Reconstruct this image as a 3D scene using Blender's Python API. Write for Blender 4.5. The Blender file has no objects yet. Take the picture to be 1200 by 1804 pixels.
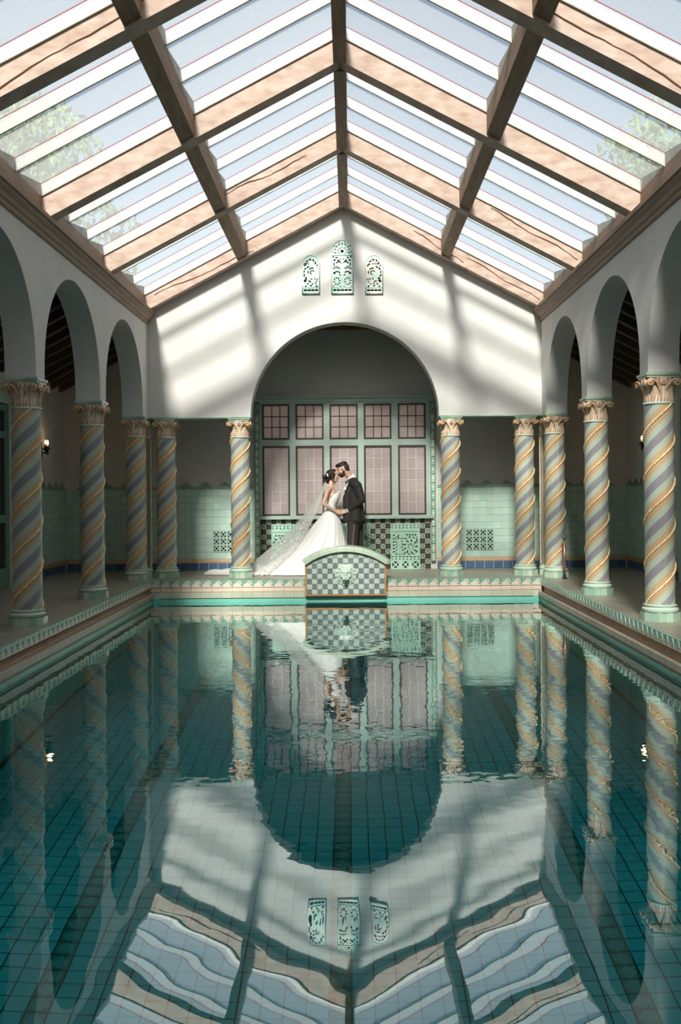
import bpy, bmesh, math, random
from math import sin, cos, pi, sqrt, atan2, radians
from mathutils import Vector, Matrix, Euler, noise as mnoise
random.seed(7)
sc = bpy.context.scene
col = sc.collection

# ------------------------------------------------------------------ camera
cd = bpy.data.cameras.new('camera')
cam = bpy.data.objects.new('camera', cd); col.objects.link(cam)
cam.location = (0.0736, 0.0, 1.35)
cam.rotation_euler = (pi / 2, 0.0079, 0)
cd.sensor_fit = 'VERTICAL'; cd.sensor_height = 36.0; cd.sensor_width = 24.0
cd.lens = 1750.0 / 1804.0 * 36.0
cd.shift_x = -17.0 / 1804.0; cd.shift_y = -35.0 / 1804.0
cd.clip_start = 0.05; cd.clip_end = 500
sc.camera = cam
# ------------------------------------------------------------------ light
SUN = Vector((0.132, 1.0, -0.74)).normalized()
w = bpy.data.worlds.new('world'); sc.world = w; w.use_nodes = True
wn = w.node_tree.nodes; wl = w.node_tree.links
bg = wn['Background']
sky = wn.new('ShaderNodeTexSky'); sky.sky_type = 'NISHITA'; sky.sun_disc = False
sky.sun_elevation = math.asin(-SUN.z); sky.sun_rotation = math.atan2(-SUN.x, -SUN.y)
sky.dust_density = 2.2; sky.air_density = 1.0; sky.ozone_density = 1.2
hs = wn.new('ShaderNodeHueSaturation'); hs.inputs['Saturation'].default_value = 0.8
wl.new(sky.outputs[0], hs.inputs['Color']); wl.new(hs.outputs[0], bg.inputs['Color']); bg.inputs['Strength'].default_value = 0.145
sd = bpy.data.lights.new('sun', 'SUN'); so = bpy.data.objects.new('sun', sd); col.objects.link(so)
so.rotation_euler = SUN.to_track_quat('-Z', 'Y').to_euler()
sd.energy = 10.5; sd.angle = radians(7.2); sd.color = (1.0, 0.945, 0.87)
sc.view_settings.view_transform = 'Standard'; sc.view_settings.look = 'None'
sc.view_settings.exposure = 0.0; sc.view_settings.gamma = 1.0; sc.view_settings.use_curve_mapping = False
cy = sc.cycles
cy.max_bounces = 10; cy.diffuse_bounces = 5; cy.glossy_bounces = 5; cy.transmission_bounces = 6
cy.transparent_max_bounces = 16; cy.caustics_reflective = False; cy.caustics_refractive = True
cy.sample_clamp_indirect = 6.0; cy.blur_glossy = 0.5

# ------------------------------------------------------------------ materials
def nt(m): return m.node_tree.nodes, m.node_tree.links
def rand_node(n, l):
    oi = n.new('ShaderNodeObjectInfo'); g = n.new('ShaderNodeNewGeometry')
    a = n.new('ShaderNodeMath'); a.operation = 'ADD'
    l.new(oi.outputs['Random'], a.inputs[0]); l.new(g.outputs['Random Per Island'], a.inputs[1])
    f = n.new('ShaderNodeMath'); f.operation = 'FRACT'; l.new(a.outputs[0], f.inputs[0])
    return f.outputs[0]
def mat(name, c, rough=0.5, metal=0.0, c2=None, nscale=4.0, stretch=(1, 1, 1), detail=4.0, contrast=(0.35, 0.65),
        bump=0.0, bscale=40.0, rand=None, coat=0.0, spec=None):
    m = bpy.data.materials.new(name); m.use_nodes = True
    n, l = nt(m); b = n['Principled BSDF']
    b.inputs['Base Color'].default_value = (*c, 1); b.inputs['Roughness'].default_value = rough
    b.inputs['Metallic'].default_value = metal
    if coat: b.inputs['Coat Weight'].default_value = coat; b.inputs['Coat Roughness'].default_value = 0.08
    if spec is not None: b.inputs['Specular IOR Level'].default_value = spec
    out = None
    tc = n.new('ShaderNodeTexCoord')
    if c2 is not None:
        mp = n.new('ShaderNodeMapping'); mp.inputs['Scale'].default_value = stretch
        nz = n.new('ShaderNodeTexNoise'); nz.inputs['Scale'].default_value = nscale; nz.inputs['Detail'].default_value = detail
        rp = n.new('ShaderNodeValToRGB')
        rp.color_ramp.elements[0].position = contrast[0]; rp.color_ramp.elements[0].color = (*c, 1)
        rp.color_ramp.elements[1].position = contrast[1]; rp.color_ramp.elements[1].color = (*c2, 1)
        l.new(tc.outputs['Object'], mp.inputs[0]); l.new(mp.outputs[0], nz.inputs[0]); l.new(nz.outputs[0], rp.inputs[0])
        out = rp.outputs[0]
    if rand is not None:
        r = rand_node(n, l)
        mx = n.new('ShaderNodeMix'); mx.data_type = 'RGBA'
        l.new(r, mx.inputs[0])
        if out is not None: l.new(out, mx.inputs[6])
        else: mx.inputs[6].default_value = (*c, 1)
        mx.inputs[7].default_value = (*rand, 1)
        out = mx.outputs[2]
    if out is not None: l.new(out, b.inputs['Base Color'])
    if bump:
        nz = n.new('ShaderNodeTexNoise'); nz.inputs['Scale'].default_value = bscale; nz.inputs['Detail'].default_value = 5
        bp = n.new('ShaderNodeBump'); bp.inputs['Strength'].default_value = bump; bp.inputs['Distance'].default_value = 0.01
        l.new(tc.outputs['Object'], nz.inputs[0]); l.new(nz.outputs[0], bp.inputs['Height']); l.new(bp.outputs[0], b.inputs['Normal'])
    return m
def brick_mat(name, c1, c2, grout, size, rot=0.0, rough=0.35, axes='XY', mortar=0.012, offset=0.0, ratio=1.0):
    m = mat(name, c1, rough); n, l = nt(m); b = n['Principled BSDF']
    tc = n.new('ShaderNodeTexCoord'); sp = n.new('ShaderNodeSeparateXYZ'); cb = n.new('ShaderNodeCombineXYZ')
    l.new(tc.outputs['Object'], sp.inputs[0])
    idx = {'X': 0, 'Y': 1, 'Z': 2}
    l.new(sp.outputs[idx[axes[0]]], cb.inputs[0]); l.new(sp.outputs[idx[axes[1]]], cb.inputs[1])
    mp = n.new('ShaderNodeMapping'); mp.inputs['Rotation'].default_value = (0, 0, rot)
    l.new(cb.outputs[0], mp.inputs[0])
    br = n.new('ShaderNodeTexBrick'); br.offset = offset; br.squash = 1.0
    br.inputs['Color1'].default_value = (*c1, 1); br.inputs['Color2'].default_value = (*c2, 1); br.inputs['Mortar'].default_value = (*grout, 1)
    br.inputs['Scale'].default_value = 1.0 / size; br.inputs['Mortar Size'].default_value = mortar / size * 0.5
    br.inputs['Brick Width'].default_value = ratio; br.inputs['Row Height'].default_value = 1.0
    l.new(mp.outputs[0], br.inputs[0]); l.new(br.outputs[0], b.inputs['Base Color'])
    bp = n.new('ShaderNodeBump'); bp.inputs['Strength'].default_value = 0.4; bp.inputs['Distance'].default_value = 0.004; bp.invert = True
    l.new(br.outputs['Fac'], bp.inputs['Height']); l.new(bp.outputs[0], b.inputs['Normal'])
    return m

m_plaster = mat('plaster', (0.66, 0.635, 0.605), 0.85, c2=(0.61, 0.585, 0.555), nscale=1.6, bump=0.25, bscale=30)
m_wood = mat('weathered_beam', (0.40, 0.27, 0.205), 0.8, c2=(0.56, 0.435, 0.365), nscale=5.0, stretch=(1, 1, 2.2), detail=8, bump=0.35, bscale=70, contrast=(0.3, 0.66))
m_wood2 = mat('dark_beam', (0.21, 0.125, 0.07), 0.7, c2=(0.31, 0.20, 0.12), nscale=5, stretch=(4, .6, 4), bump=0.2)
m_cornice = mat('cornice_wood', (0.20, 0.12, 0.075), 0.6, c2=(0.28, 0.18, 0.115), nscale=4, stretch=(3, .4, 3), bump=0.2)
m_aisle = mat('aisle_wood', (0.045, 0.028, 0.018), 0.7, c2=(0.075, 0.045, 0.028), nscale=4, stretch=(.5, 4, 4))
def board_mat():
    m = bpy.data.materials.new('white_frosted_strip'); m.use_nodes = True; n, l = nt(m); n.remove(n['Principled BSDF']); out = n['Material Output']
    df = n.new('ShaderNodeBsdfDiffuse'); df.inputs[0].default_value = (.93, .92, .91, 1)
    tl = n.new('ShaderNodeBsdfTranslucent'); tl.inputs[0].default_value = (.93, .92, .91, 1)
    tr = n.new('ShaderNodeBsdfTransparent'); tr.inputs[0].default_value = (.95, .95, .95, 1)
    a = n.new('ShaderNodeMixShader'); a.inputs[0].default_value = .04; l.new(df.outputs[0], a.inputs[1]); l.new(tl.outputs[0], a.inputs[2])
    b = n.new('ShaderNodeMixShader'); b.inputs[0].default_value = .37; l.new(tr.outputs[0], b.inputs[1]); l.new(a.outputs[0], b.inputs[2])
    l.new(b.outputs[0], out.inputs[0]); return m
m_board = board_mat()
m_red = mat('red_seal', (0.35, 0.03, 0.05), 0.6)
m_cheek = mat('cheek_paint', (0.5, 0.5, 0.45), 0.7, c2=(.35, .33, .28), nscale=6)
m_crack = mat('beam_split', (0.10, 0.04, 0.02), 0.9)
m_green = mat('green_paint', (0.37, 0.46, 0.40), 0.45, c2=(0.41, 0.50, 0.44), nscale=3, bump=.05)
m_green2 = mat('dark_green_glaze', (0.10, 0.22, 0.17), 0.4)
m_tile = mat('sea_green_tile', (0.40, 0.60, 0.51), 0.22, rand=(0.52, 0.71, 0.61), c2=(0.45, 0.64, 0.55), nscale=9, coat=.2)
m_grout = mat('grout', (0.66, 0.57, 0.50), 0.9, bump=.1)
m_crest = mat('crest_glaze', (0.20, 0.33, 0.25), 0.3, c2=(0.34, 0.46, 0.36), nscale=22)
m_blue = mat('blue_tile', (0.055, 0.12, 0.24), 0.25, rand=(0.085, 0.17, 0.31), coat=.2)
m_orange = mat('orange_glaze', (0.62, 0.33, 0.13), 0.35, rand=(0.56, 0.28, 0.10))
m_cream = mat('cream_glaze', (0.74, 0.64, 0.52), 0.35, rand=(0.78, 0.68, 0.57))
m_pink = mat('pink_tile', (0.70, 0.56, 0.46), 0.35, rand=(0.74, 0.62, 0.50))
m_pale = mat('pale_green_glaze', (0.50, 0.62, 0.50), 0.22, c2=(0.56, 0.67, 0.56), nscale=7, coat=.25)
m_palerand = mat('pale_green_tile', (0.50, 0.62, 0.48), 0.25, rand=(0.60, 0.68, 0.52), coat=.2)
m_plinthA = mat('plinth_green', (0.26, 0.46, 0.36), 0.22, rand=(0.52, 0.63, 0.48), coat=.2)
m_wave = mat('wave_green', (0.18, 0.42, 0.32), 0.25, rand=(0.24, 0.47, 0.37))
m_lip = mat('lip_tile', (0.40, 0.33, 0.26), 0.3, rand=(0.48, 0.41, 0.33))
m_lipend = mat('lip_tile_end', (0.58, 0.60, 0.46), 0.3, rand=(0.64, 0.64, 0.50))
m_gutter = mat('gutter_brown', (0.42, 0.28, 0.19), 0.5, c2=(0.50, 0.36, 0.25), nscale=6)
m_turq = brick_mat('turquoise_basin', (0.22, 0.68, 0.54), (0.26, 0.72, 0.58), (0.36, 0.66, 0.55), 0.125, axes='YZ', mortar=.006, rough=.3)
m_turqx = brick_mat('turquoise_basin_end', (0.22, 0.68, 0.54), (0.26, 0.72, 0.58), (0.36, 0.66, 0.55), 0.125, axes='XZ', mortar=.006, rough=.3)
m_deck = brick_mat('deck_tile', (0.30, 0.285, 0.22), (0.38, 0.36, 0.28), (0.16, 0.13, 0.09), 0.075, rot=radians(45), rough=.4, mortar=.008, offset=.5, ratio=2.6)
m_ptile = mat('pool_tile', (0.07, 0.54, 0.61), 0.4, rand=(0.10, 0.60, 0.67))
m_pgrout = mat('pool_grout', (0.05, 0.07, 0.06), 0.9)
m_lane = mat('lane_dark', (0.05, 0.22, 0.20), 0.4)
m_lane2 = mat('lane_diamond', (0.11, 0.38, 0.36), 0.4)
m_cap = mat('capital_glaze', (0.80, 0.70, 0.58), 0.35, c2=(0.48, 0.26, 0.11), nscale=11, stretch=(3.2, 3.2, .45), contrast=(0.42, 0.66), bump=.15, bscale=50)
m_volute = mat('volute_glaze', (0.74, 0.58, 0.42), 0.35, c2=(0.52, 0.27, 0.11), nscale=20, contrast=(.38, .6))
m_rosette = mat('rosette_glaze', (0.80, 0.70, 0.60), 0.35)
m_red2 = mat('rosette_red', (0.55, 0.16, 0.10), 0.4)
m_abacus = mat('abacus_glaze', (0.28, 0.45, 0.35), 0.25, c2=(0.48, 0.58, 0.44), nscale=7, contrast=(.4, .6), coat=.2)
m_rope = mat('rope_glaze', (0.80, 0.55, 0.22), 0.3, c2=(0.90, 0.80, 0.58), nscale=34, contrast=(.42, .58))
m_dark = mat('black_void', (0.012, 0.010, 0.008), 0.9)
m_brownp = mat('brown_glaze', (0.10, 0.075, 0.06), 0.4, rand=(0.16, 0.11, 0.085))
m_mint = mat('mint_glaze', (0.46, 0.63, 0.52), 0.3, rand=(0.52, 0.68, 0.57), coat=.15)
m_mintp = mat('mint_panel', (0.38, 0.60, 0.48), 0.3, c2=(0.46, 0.66, 0.54), nscale=12, coat=.15)
m_gable = mat('aqua_terracotta', (0.45, 0.66, 0.58), 0.4, c2=(0.68, 0.74, 0.66), nscale=7, contrast=(.4, .65))
m_gable2 = mat('aqua_blush', (0.45, 0.66, 0.58), 0.4, c2=(0.80, 0.70, 0.60), nscale=5, contrast=(.35, .6))
m_iron = mat('dark_iron', (0.022, 0.018, 0.015), 0.55, metal=.4)
m_sash = mat('sash_paint', (0.035, 0.025, 0.022), 0.5)
m_lead = mat('lead_came', (0.52, 0.52, 0.55), 0.5, metal=.2)
m_copper = mat('copper', (0.52, 0.24, 0.19), 0.38, metal=.7)
m_bronze = mat('bronze_green', (0.14, 0.16, 0.12), 0.4, metal=.5)
m_dkblue = mat('slate_blue_tile', (0.25, 0.32, 0.33), 0.3, rand=(0.36, 0.43, 0.43))
m_dkdot = mat('slate_dot', (0.085, 0.115, 0.13), 0.3, rand=(0.14, 0.18, 0.20))
m_ltile = mat('celadon_tile', (0.55, 0.64, 0.54), 0.3, rand=(0.62, 0.70, 0.60))
m_lfl = mat('celadon_relief', (0.66, 0.73, 0.63), 0.3)
m_lion = mat('lion_glaze', (0.62, 0.74, 0.63), 0.25, c2=(0.48, 0.64, 0.54), nscale=16, contrast=(.45, .7), coat=.2)
m_stain = mat('rust_glaze', (0.30, 0.24, 0.10), 0.4)
m_shell = mat('shell_glaze', (0.66, 0.77, 0.68), 0.3)
m_skin = mat('skin_light', (0.62, 0.37, 0.26), 0.5, c2=(0.66, 0.41, 0.30), nscale=14)
m_skin2 = mat('skin_tan', (0.56, 0.32, 0.22), 0.5, c2=(0.60, 0.36, 0.26), nscale=14)
m_lips = mat('lip_rose', (0.48, 0.16, 0.13), 0.45)
m_hair = mat('dark_hair', (0.014, 0.008, 0.006), 0.55, c2=(0.032, 0.019, 0.014), nscale=30, stretch=(1, 1, 4), spec=.2)
m_fade = mat('short_hair', (0.045, 0.028, 0.022), 0.7, spec=.2)
m_suit = mat('black_suit', (0.020, 0.016, 0.014), 0.75, bump=.1, bscale=120)
m_trous = mat('dark_trousers', (0.026, 0.020, 0.018), 0.75, bump=.1, bscale=120)
m_satin = mat('black_satin', (0.02, 0.017, 0.016), 0.25)
m_shirt = mat('white_shirt', (0.84, 0.83, 0.82), 0.7)
m_dress = mat('white_satin', (0.86, 0.84, 0.81), 0.55, bump=.05, bscale=60)
m_lace = mat('white_lace', (0.88, 0.87, 0.85), 0.8)
m_leafg = mat('leaf_green', (0.07, 0.13, 0.04), 0.6, rand=(0.12, 0.19, 0.06))
m_bark = mat('bark', (0.10, 0.07, 0.05), 0.9, bump=.3)
m_pearl = mat('pearl', (0.85, 0.83, 0.80), 0.25)
m_shoe = mat('black_leather', (0.012, 0.011, 0.011), 0.25)

def shaft_mat(name, vertical=False):
    m = mat(name, (0.5, 0.6, 0.5), 0.3); n, l = nt(m); b = n['Principled BSDF']
    tc = n.new('ShaderNodeTexCoord'); sp = n.new('ShaderNodeSeparateXYZ'); l.new(tc.outputs['Object'], sp.inputs[0])
    def mth(op, a, bb=None):
        k = n.new('ShaderNodeMath'); k.operation = op
        for i, x in enumerate((a, bb)):
            if x is None: continue
            if isinstance(x, (int, float)): k.inputs[i].default_value = x
            else: l.new(x, k.inputs[i])
        return k.outputs[0]
    th = mth('ARCTAN2', sp.outputs[1], sp.outputs[0])
    ph = mth('SUBTRACT', mth('MULTIPLY', sp.outputs[2], 1 / 0.44), mth('MULTIPLY', th, 1 / pi))
    ph = mth('FRACT', mth('ADD', ph, 20.0 - 0.37))
    rp = n.new('ShaderNodeValToRGB'); cr = rp.color_ramp; cr.interpolation = 'CONSTANT'
    O = (0.51, 0.285, 0.13, 1); G = (0.40, 0.485, 0.385, 1); B = (0.095, 0.10, 0.19, 1)
    cr.elements[0].position = 0; cr.elements[0].color = O
    cr.elements[1].position = 0.185; cr.elements[1].color = G
    for p, c in ((0.375, B), (0.615, G), (0.815, O)):
        e = cr.elements.new(p); e.color = c
    l.new(ph, rp.inputs[0])
    rg = n.new('ShaderNodeValToRGB'); cg = rg.color_ramp; cg.interpolation = 'CONSTANT'
    OG = (0.70, 0.52, 0.34, 1); GG = (0.56, 0.58, 0.46, 1); BG = (0.56, 0.52, 0.44, 1)
    cg.elements[0].position = 0; cg.elements[0].color = OG
    cg.elements[1].position = 0.185; cg.elements[1].color = GG
    for p, c in ((0.375, BG), (0.615, GG), (0.815, OG)):
        e = cg.elements.new(p); e.color = c
    l.new(ph, rg.inputs[0])
    a1 = mth('GREATER_THAN', mth('ABSOLUTE', mth('SUBTRACT', mth('FRACT', mth('MULTIPLY', ph, 30.0)), 0.5)), 0.385)
    b1 = mth('GREATER_THAN', mth('ABSOLUTE', mth('SUBTRACT', mth('FRACT', mth('ADD', mth('MULTIPLY', th, 12.0), 50.0)), 0.5)), 0.385)
    g = mth('MAXIMUM', a1, b1)
    mx = n.new('ShaderNodeMix'); mx.data_type = 'RGBA'
    l.new(g, mx.inputs[0]); l.new(rp.outputs[0], mx.inputs[6]); l.new(rg.outputs[0], mx.inputs[7])
    l.new(mx.outputs[2], b.inputs['Base Color'])
    bp = n.new('ShaderNodeBump'); bp.invert = True; bp.inputs['Strength'].default_value = .35; bp.inputs['Distance'].default_value = .003
    l.new(g, bp.inputs['Height']); l.new(bp.outputs[0], b.inputs['Normal'])
    return m
m_shaft = shaft_mat('mosaic_helix')
m_post = brick_mat('dark_mosaic', (0.16, 0.15, 0.16), (0.22, 0.20, 0.17), (0.35, 0.30, 0.22), 0.016, axes='XZ', mortar=.004, rough=.35)

def glass_roof():
    m = bpy.data.materials.new('ribbed_glass'); m.use_nodes = True; n, l = nt(m); n.remove(n['Principled BSDF'])
    out = n['Material Output']
    tc = n.new('ShaderNodeTexCoord'); wv = n.new('ShaderNodeTexWave'); wv.bands_direction = 'X'
    wv.inputs['Scale'].default_value = 18.0; wv.inputs['Distortion'].default_value = 0.4
    l.new(tc.outputs['Object'], wv.inputs[0])
    rp = n.new('ShaderNodeValToRGB'); rp.color_ramp.elements[0].color = (0.84, 0.87, 0.87, 1); rp.color_ramp.elements[1].color = (0.95, 0.97, 0.97, 1)
    l.new(wv.outputs[0], rp.inputs[0])
    tr = n.new('ShaderNodeBsdfTransparent'); l.new(rp.outputs[0], tr.inputs[0])
    tl = n.new('ShaderNodeBsdfTranslucent'); tl.inputs[0].default_value = (0.75, 0.78, 0.76, 1)
    gl = n.new('ShaderNodeBsdfGlossy'); gl.inputs['Roughness'].default_value = 0.15
    mx = n.new('ShaderNodeMixShader'); mx.inputs[0].default_value = 0.16
    l.new(tr.outputs[0], mx.inputs[1]); l.new(tl.outputs[0], mx.inputs[2])
    m2 = n.new('ShaderNodeMixShader'); m2.inputs[0].default_value = 0.03
    l.new(mx.outputs[0], m2.inputs[1]); l.new(gl.outputs[0], m2.inputs[2]); l.new(m2.outputs[0], out.inputs[0])
    return m
m_glass = glass_roof()

def water_mat():
    m = bpy.data.materials.new('pool_water'); m.use_nodes = True; n, l = nt(m); n.remove(n['Principled BSDF'])
    out = n['Material Output']
    tc = n.new('ShaderNodeTexCoord')
    def nz(scale, st, det):
        mp = n.new('ShaderNodeMapping'); mp.inputs['Scale'].default_value = st
        t = n.new('ShaderNodeTexNoise'); t.inputs['Scale'].default_value = scale; t.inputs['Detail'].default_value = det
        l.new(tc.outputs['Object'], mp.inputs[0]); l.new(mp.outputs[0], t.inputs[0]); return t.outputs[0]
    a = nz(1.7, (1.0, 1.25, 1), 1.0); b = nz(7.5, (1.0, 1.0, 1), 1.5)
    # calm near the camera, livelier ripples towards the spout
    sp = n.new('ShaderNodeSeparateXYZ'); l.new(tc.outputs['Object'], sp.inputs[0])
    mr = n.new('ShaderNodeMapRange'); mr.inputs[1].default_value = 4; mr.inputs[2].default_value = 6
    mr.inputs[3].default_value = 0.02; mr.inputs[4].default_value = 0.42
    l.new(sp.outputs[1], mr.inputs[0])
    k = n.new('ShaderNodeMath'); k.operation = 'MULTIPLY'; l.new(b, k.inputs[0]); l.new(mr.outputs[0], k.inputs[1])
    s = n.new('ShaderNodeMath'); s.operation = 'ADD'; l.new(a, s.inputs[0]); l.new(k.outputs[0], s.inputs[1])
    bp = n.new('ShaderNodeBump'); bp.inputs['Strength'].default_value = 1.0; bp.inputs['Distance'].default_value = 0.0022
    l.new(s.outputs[0], bp.inputs['Height'])
    rf = n.new('ShaderNodeBsdfRefraction'); rf.inputs['IOR'].default_value = 1.33; rf.inputs['Roughness'].default_value = 0.0
    rf.inputs['Color'].default_value = (0.42, 0.97, 0.98, 1)
    gl = n.new('ShaderNodeBsdfGlossy'); gl.inputs['Roughness'].default_value = 0.0; gl.inputs['Color'].default_value = (0.93, 1, 1, 1)
    fr = n.new('ShaderNodeFresnel'); fr.inputs['IOR'].default_value = 2.0
    for x in (rf, gl, fr): l.new(bp.outputs[0], x.inputs['Normal'])
    fm = n.new('ShaderNodeMath'); fm.operation = 'MULTIPLY'; fm.use_clamp = True; fm.inputs[1].default_value = 1.5; l.new(fr.outputs[0], fm.inputs[0])
    mx = n.new('ShaderNodeMixShader'); l.new(fm.outputs[0], mx.inputs[0]); l.new(rf.outputs[0], mx.inputs[1]); l.new(gl.outputs[0], mx.inputs[2])
    l.new(mx.outputs[0], out.inputs[0])
    return m
m_water = water_mat()
def pane_mat():
    m = mat('rosy_frosted_glass', (0.60, 0.49, 0.46), 0.28, rand=(0.70, 0.59, 0.555)); n, l = nt(m); b = n['Principled BSDF']
    out = n['Material Output']
    tc = n.new('ShaderNodeTexCoord'); t = n.new('ShaderNodeTexNoise'); t.inputs['Scale'].default_value = 55; t.inputs['Detail'].default_value = 4
    l.new(tc.outputs['Object'], t.inputs[0])
    bp = n.new('ShaderNodeBump'); bp.inputs['Strength'].default_value = .8; bp.inputs['Distance'].default_value = .012
    l.new(t.outputs[0], bp.inputs['Height']); l.new(bp.outputs[0], b.inputs['Normal'])
    tl = n.new('ShaderNodeBsdfTranslucent'); tl.inputs[0].default_value = (.85, .74, .68, 1)
    mx = n.new('ShaderNodeMixShader'); mx.inputs[0].default_value = .5
    l.new(b.outputs[0], mx.inputs[1]); l.new(tl.outputs[0], mx.inputs[2]); l.new(mx.outputs[0], out.inputs[0])
    return m
m_pane = pane_mat()
m_dpane = mat('dark_glass', (0.03, 0.028, 0.025), 0.12)
def veil_mat():
    m = bpy.data.materials.new('sheer_tulle'); m.use_nodes = True; n, l = nt(m); n.remove(n['Principled BSDF']); out = n['Material Output']
    tr = n.new('ShaderNodeBsdfTransparent'); df = n.new('ShaderNodeBsdfDiffuse'); df.inputs[0].default_value = (.9, .89, .87, 1)
    tl = n.new('ShaderNodeBsdfTranslucent'); tl.inputs[0].default_value = (.9, .89, .87, 1)
    a = n.new('ShaderNodeMixShader'); a.inputs[0].default_value = .4; l.new(df.outputs[0], a.inputs[1]); l.new(tl.outputs[0], a.inputs[2])
    b = n.new('ShaderNodeMixShader'); b.inputs[0].default_value = .46; l.new(tr.outputs[0], b.inputs[1]); l.new(a.outputs[0], b.inputs[2])
    l.new(b.outputs[0], out.inputs[0]); return m
m_veil = veil_mat()
def bulb_mat():
    m = bpy.data.materials.new('candle_bulb'); m.use_nodes = True; n, l = nt(m); b = n['Principled BSDF']
    b.inputs['Base Color'].default_value = (1, .8, .5, 1); b.inputs['Emission Color'].default_value = (1, .62, .28, 1); b.inputs['Emission Strength'].default_value = 6
    return m
m_bulb = bulb_mat()

# ------------------------------------------------------------------ mesh helpers
class MB:
    def __init__(s): s.v = []; s.f = []; s.m = []
    def add(s, vs, fs, mi=0):
        o = len(s.v); s.v += [tuple(v) for v in vs]
        s.f += [tuple(i + o for i in f) for f in fs]; s.m += [mi] * len(fs); return s
    def bx(s, x0, x1, y0, y1, z0, z1, mi=0, M=None):
        vs = [(x, y, z) for z in (z0, z1) for y in (y0, y1) for x in (x0, x1)]
        if M is not None: vs = [M @ Vector(v) for v in vs]
        return s.add(vs, [(0, 2, 3, 1), (4, 5, 7, 6), (0, 1, 5, 4), (2, 6, 7, 3), (0, 4, 6, 2), (1, 3, 7, 5)], mi)
    def bev(s, x0, x1, y0, y1, z0, z1, b, axis='y-', mi=0):
        # a tile whose face towards `axis` has a bevelled rim (no back face)
        if axis == 'y-':
            vs = [(x0, y1, z0), (x1, y1, z0), (x1, y1, z1), (x0, y1, z1), (x0 + b, y0, z0 + b), (x1 - b, y0, z0 + b), (x1 - b, y0, z1 - b), (x0 + b, y0, z1 - b)]
            fs = [(4, 5, 6, 7), (0, 1, 5, 4), (1, 2, 6, 5), (2, 3, 7, 6), (3, 0, 4, 7)]
        elif axis == 'z+':
            vs = [(x0, y0, z0), (x1, y0, z0), (x1, y1, z0), (x0, y1, z0), (x0 + b, y0 + b, z1), (x1 - b, y0 + b, z1), (x1 - b, y1 - b, z1), (x0 + b, y1 - b, z1)]
            fs = [(4, 5, 6, 7), (0, 1, 5, 4), (1, 2, 6, 5), (2, 3, 7, 6), (3, 0, 4, 7)]
        else:
            if axis == 'x+':
                vs = [(x0, y0, z0), (x0, y1, z0), (x0, y1, z1), (x0, y0, z1), (x1, y0 + b, z0 + b), (x1, y1 - b, z0 + b), (x1, y1 - b, z1 - b), (x1, y0 + b, z1 - b)]
                fs = [(4, 5, 6, 7), (0, 1, 5, 4), (1, 2, 6, 5), (2, 3, 7, 6), (3, 0, 4, 7)]
            else:
                vs = [(x1, y0, z0), (x1, y1, z0), (x1, y1, z1), (x1, y0, z1), (x0, y0 + b, z0 + b), (x0, y1 - b, z0 + b), (x0, y1 - b, z1 - b), (x0, y0 + b, z1 - b)]
                fs = [(7, 6, 5, 4), (4, 5, 1, 0), (5, 6, 2, 1), (6, 7, 3, 2), (7, 4, 0, 3)]
        return s.add(vs, fs, mi)
    def prism(s, poly, y0, y1, mi=0, M=None):
        # polygon in (x, z), extruded along y
        n = len(poly)
        vs = [(x, y0, z) for x, z in poly] + [(x, y1, z) for x, z in poly]
        if M is not None: vs = [M @ Vector(v) for v in vs]
        fs = [tuple(range(n)), tuple(range(2 * n - 1, n - 1, -1))] + [(i, i + n, (i + 1) % n + n, (i + 1) % n) for i in range(n)]
        return s.add(vs, fs, mi)
    def lathe(s, prof, n=24, c=(0, 0, 0), mi=0, flute=None, a0=0.0):
        vs = []
        for r, z in prof:
            for i in range(n):
                a = a0 + 2 * pi * i / n
                rr = r * (flute(a, z) if flute else 1)
                vs.append((c[0] + rr * cos(a), c[1] + rr * sin(a), c[2] + z))
        fs = []
        for k in range(len(prof) - 1):
            for i in range(n):
                j = (i + 1) % n
                fs.append((k * n + i, k * n + j, (k + 1) * n + j, (k + 1) * n + i))
        fs.append(tuple(range(n - 1, -1, -1))); fs.append(tuple((len(prof) - 1) * n + i for i in range(n)))
        return s.add(vs, fs, mi)
    def tube(s, pts, r, n=8, mi=0, closed=False, flat=None):
        pts = [Vector(p) for p in pts]; N = len(pts); vs = []
        up = None
        for i, p in enumerate(pts):
            a = pts[(i - 1) % N] if (i > 0 or closed) else p
            b = pts[(i + 1) % N] if (i < N - 1 or closed) else p
            t = (b - a).normalized()
            if up is None:
                up = Vector((0, 0, 1)) if abs(t.z) < .9 else Vector((1, 0, 0))
            u = (up - t * up.dot(t)).normalized(); q = t.cross(u); up = u
            rr = r(i / max(1, N - 1)) if callable(r) else (r[i] if isinstance(r, (list, tuple)) else r)
            for k in range(n):
                an = 2 * pi * k / n
                vs.append(p + u * (rr * cos(an)) + q * (rr * sin(an)))
        fs = []
        for i in range(N if closed else N - 1):
            j = (i + 1) % N
            for k in range(n):
                k2 = (k + 1) % n
                fs.append((i * n + k, i * n + k2, j * n + k2, j * n + k))
        if not closed:
            fs.append(tuple(range(n - 1, -1, -1))); fs.append(tuple((N - 1) * n + k for k in range(n)))
        return s.add(vs, fs, mi)
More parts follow.
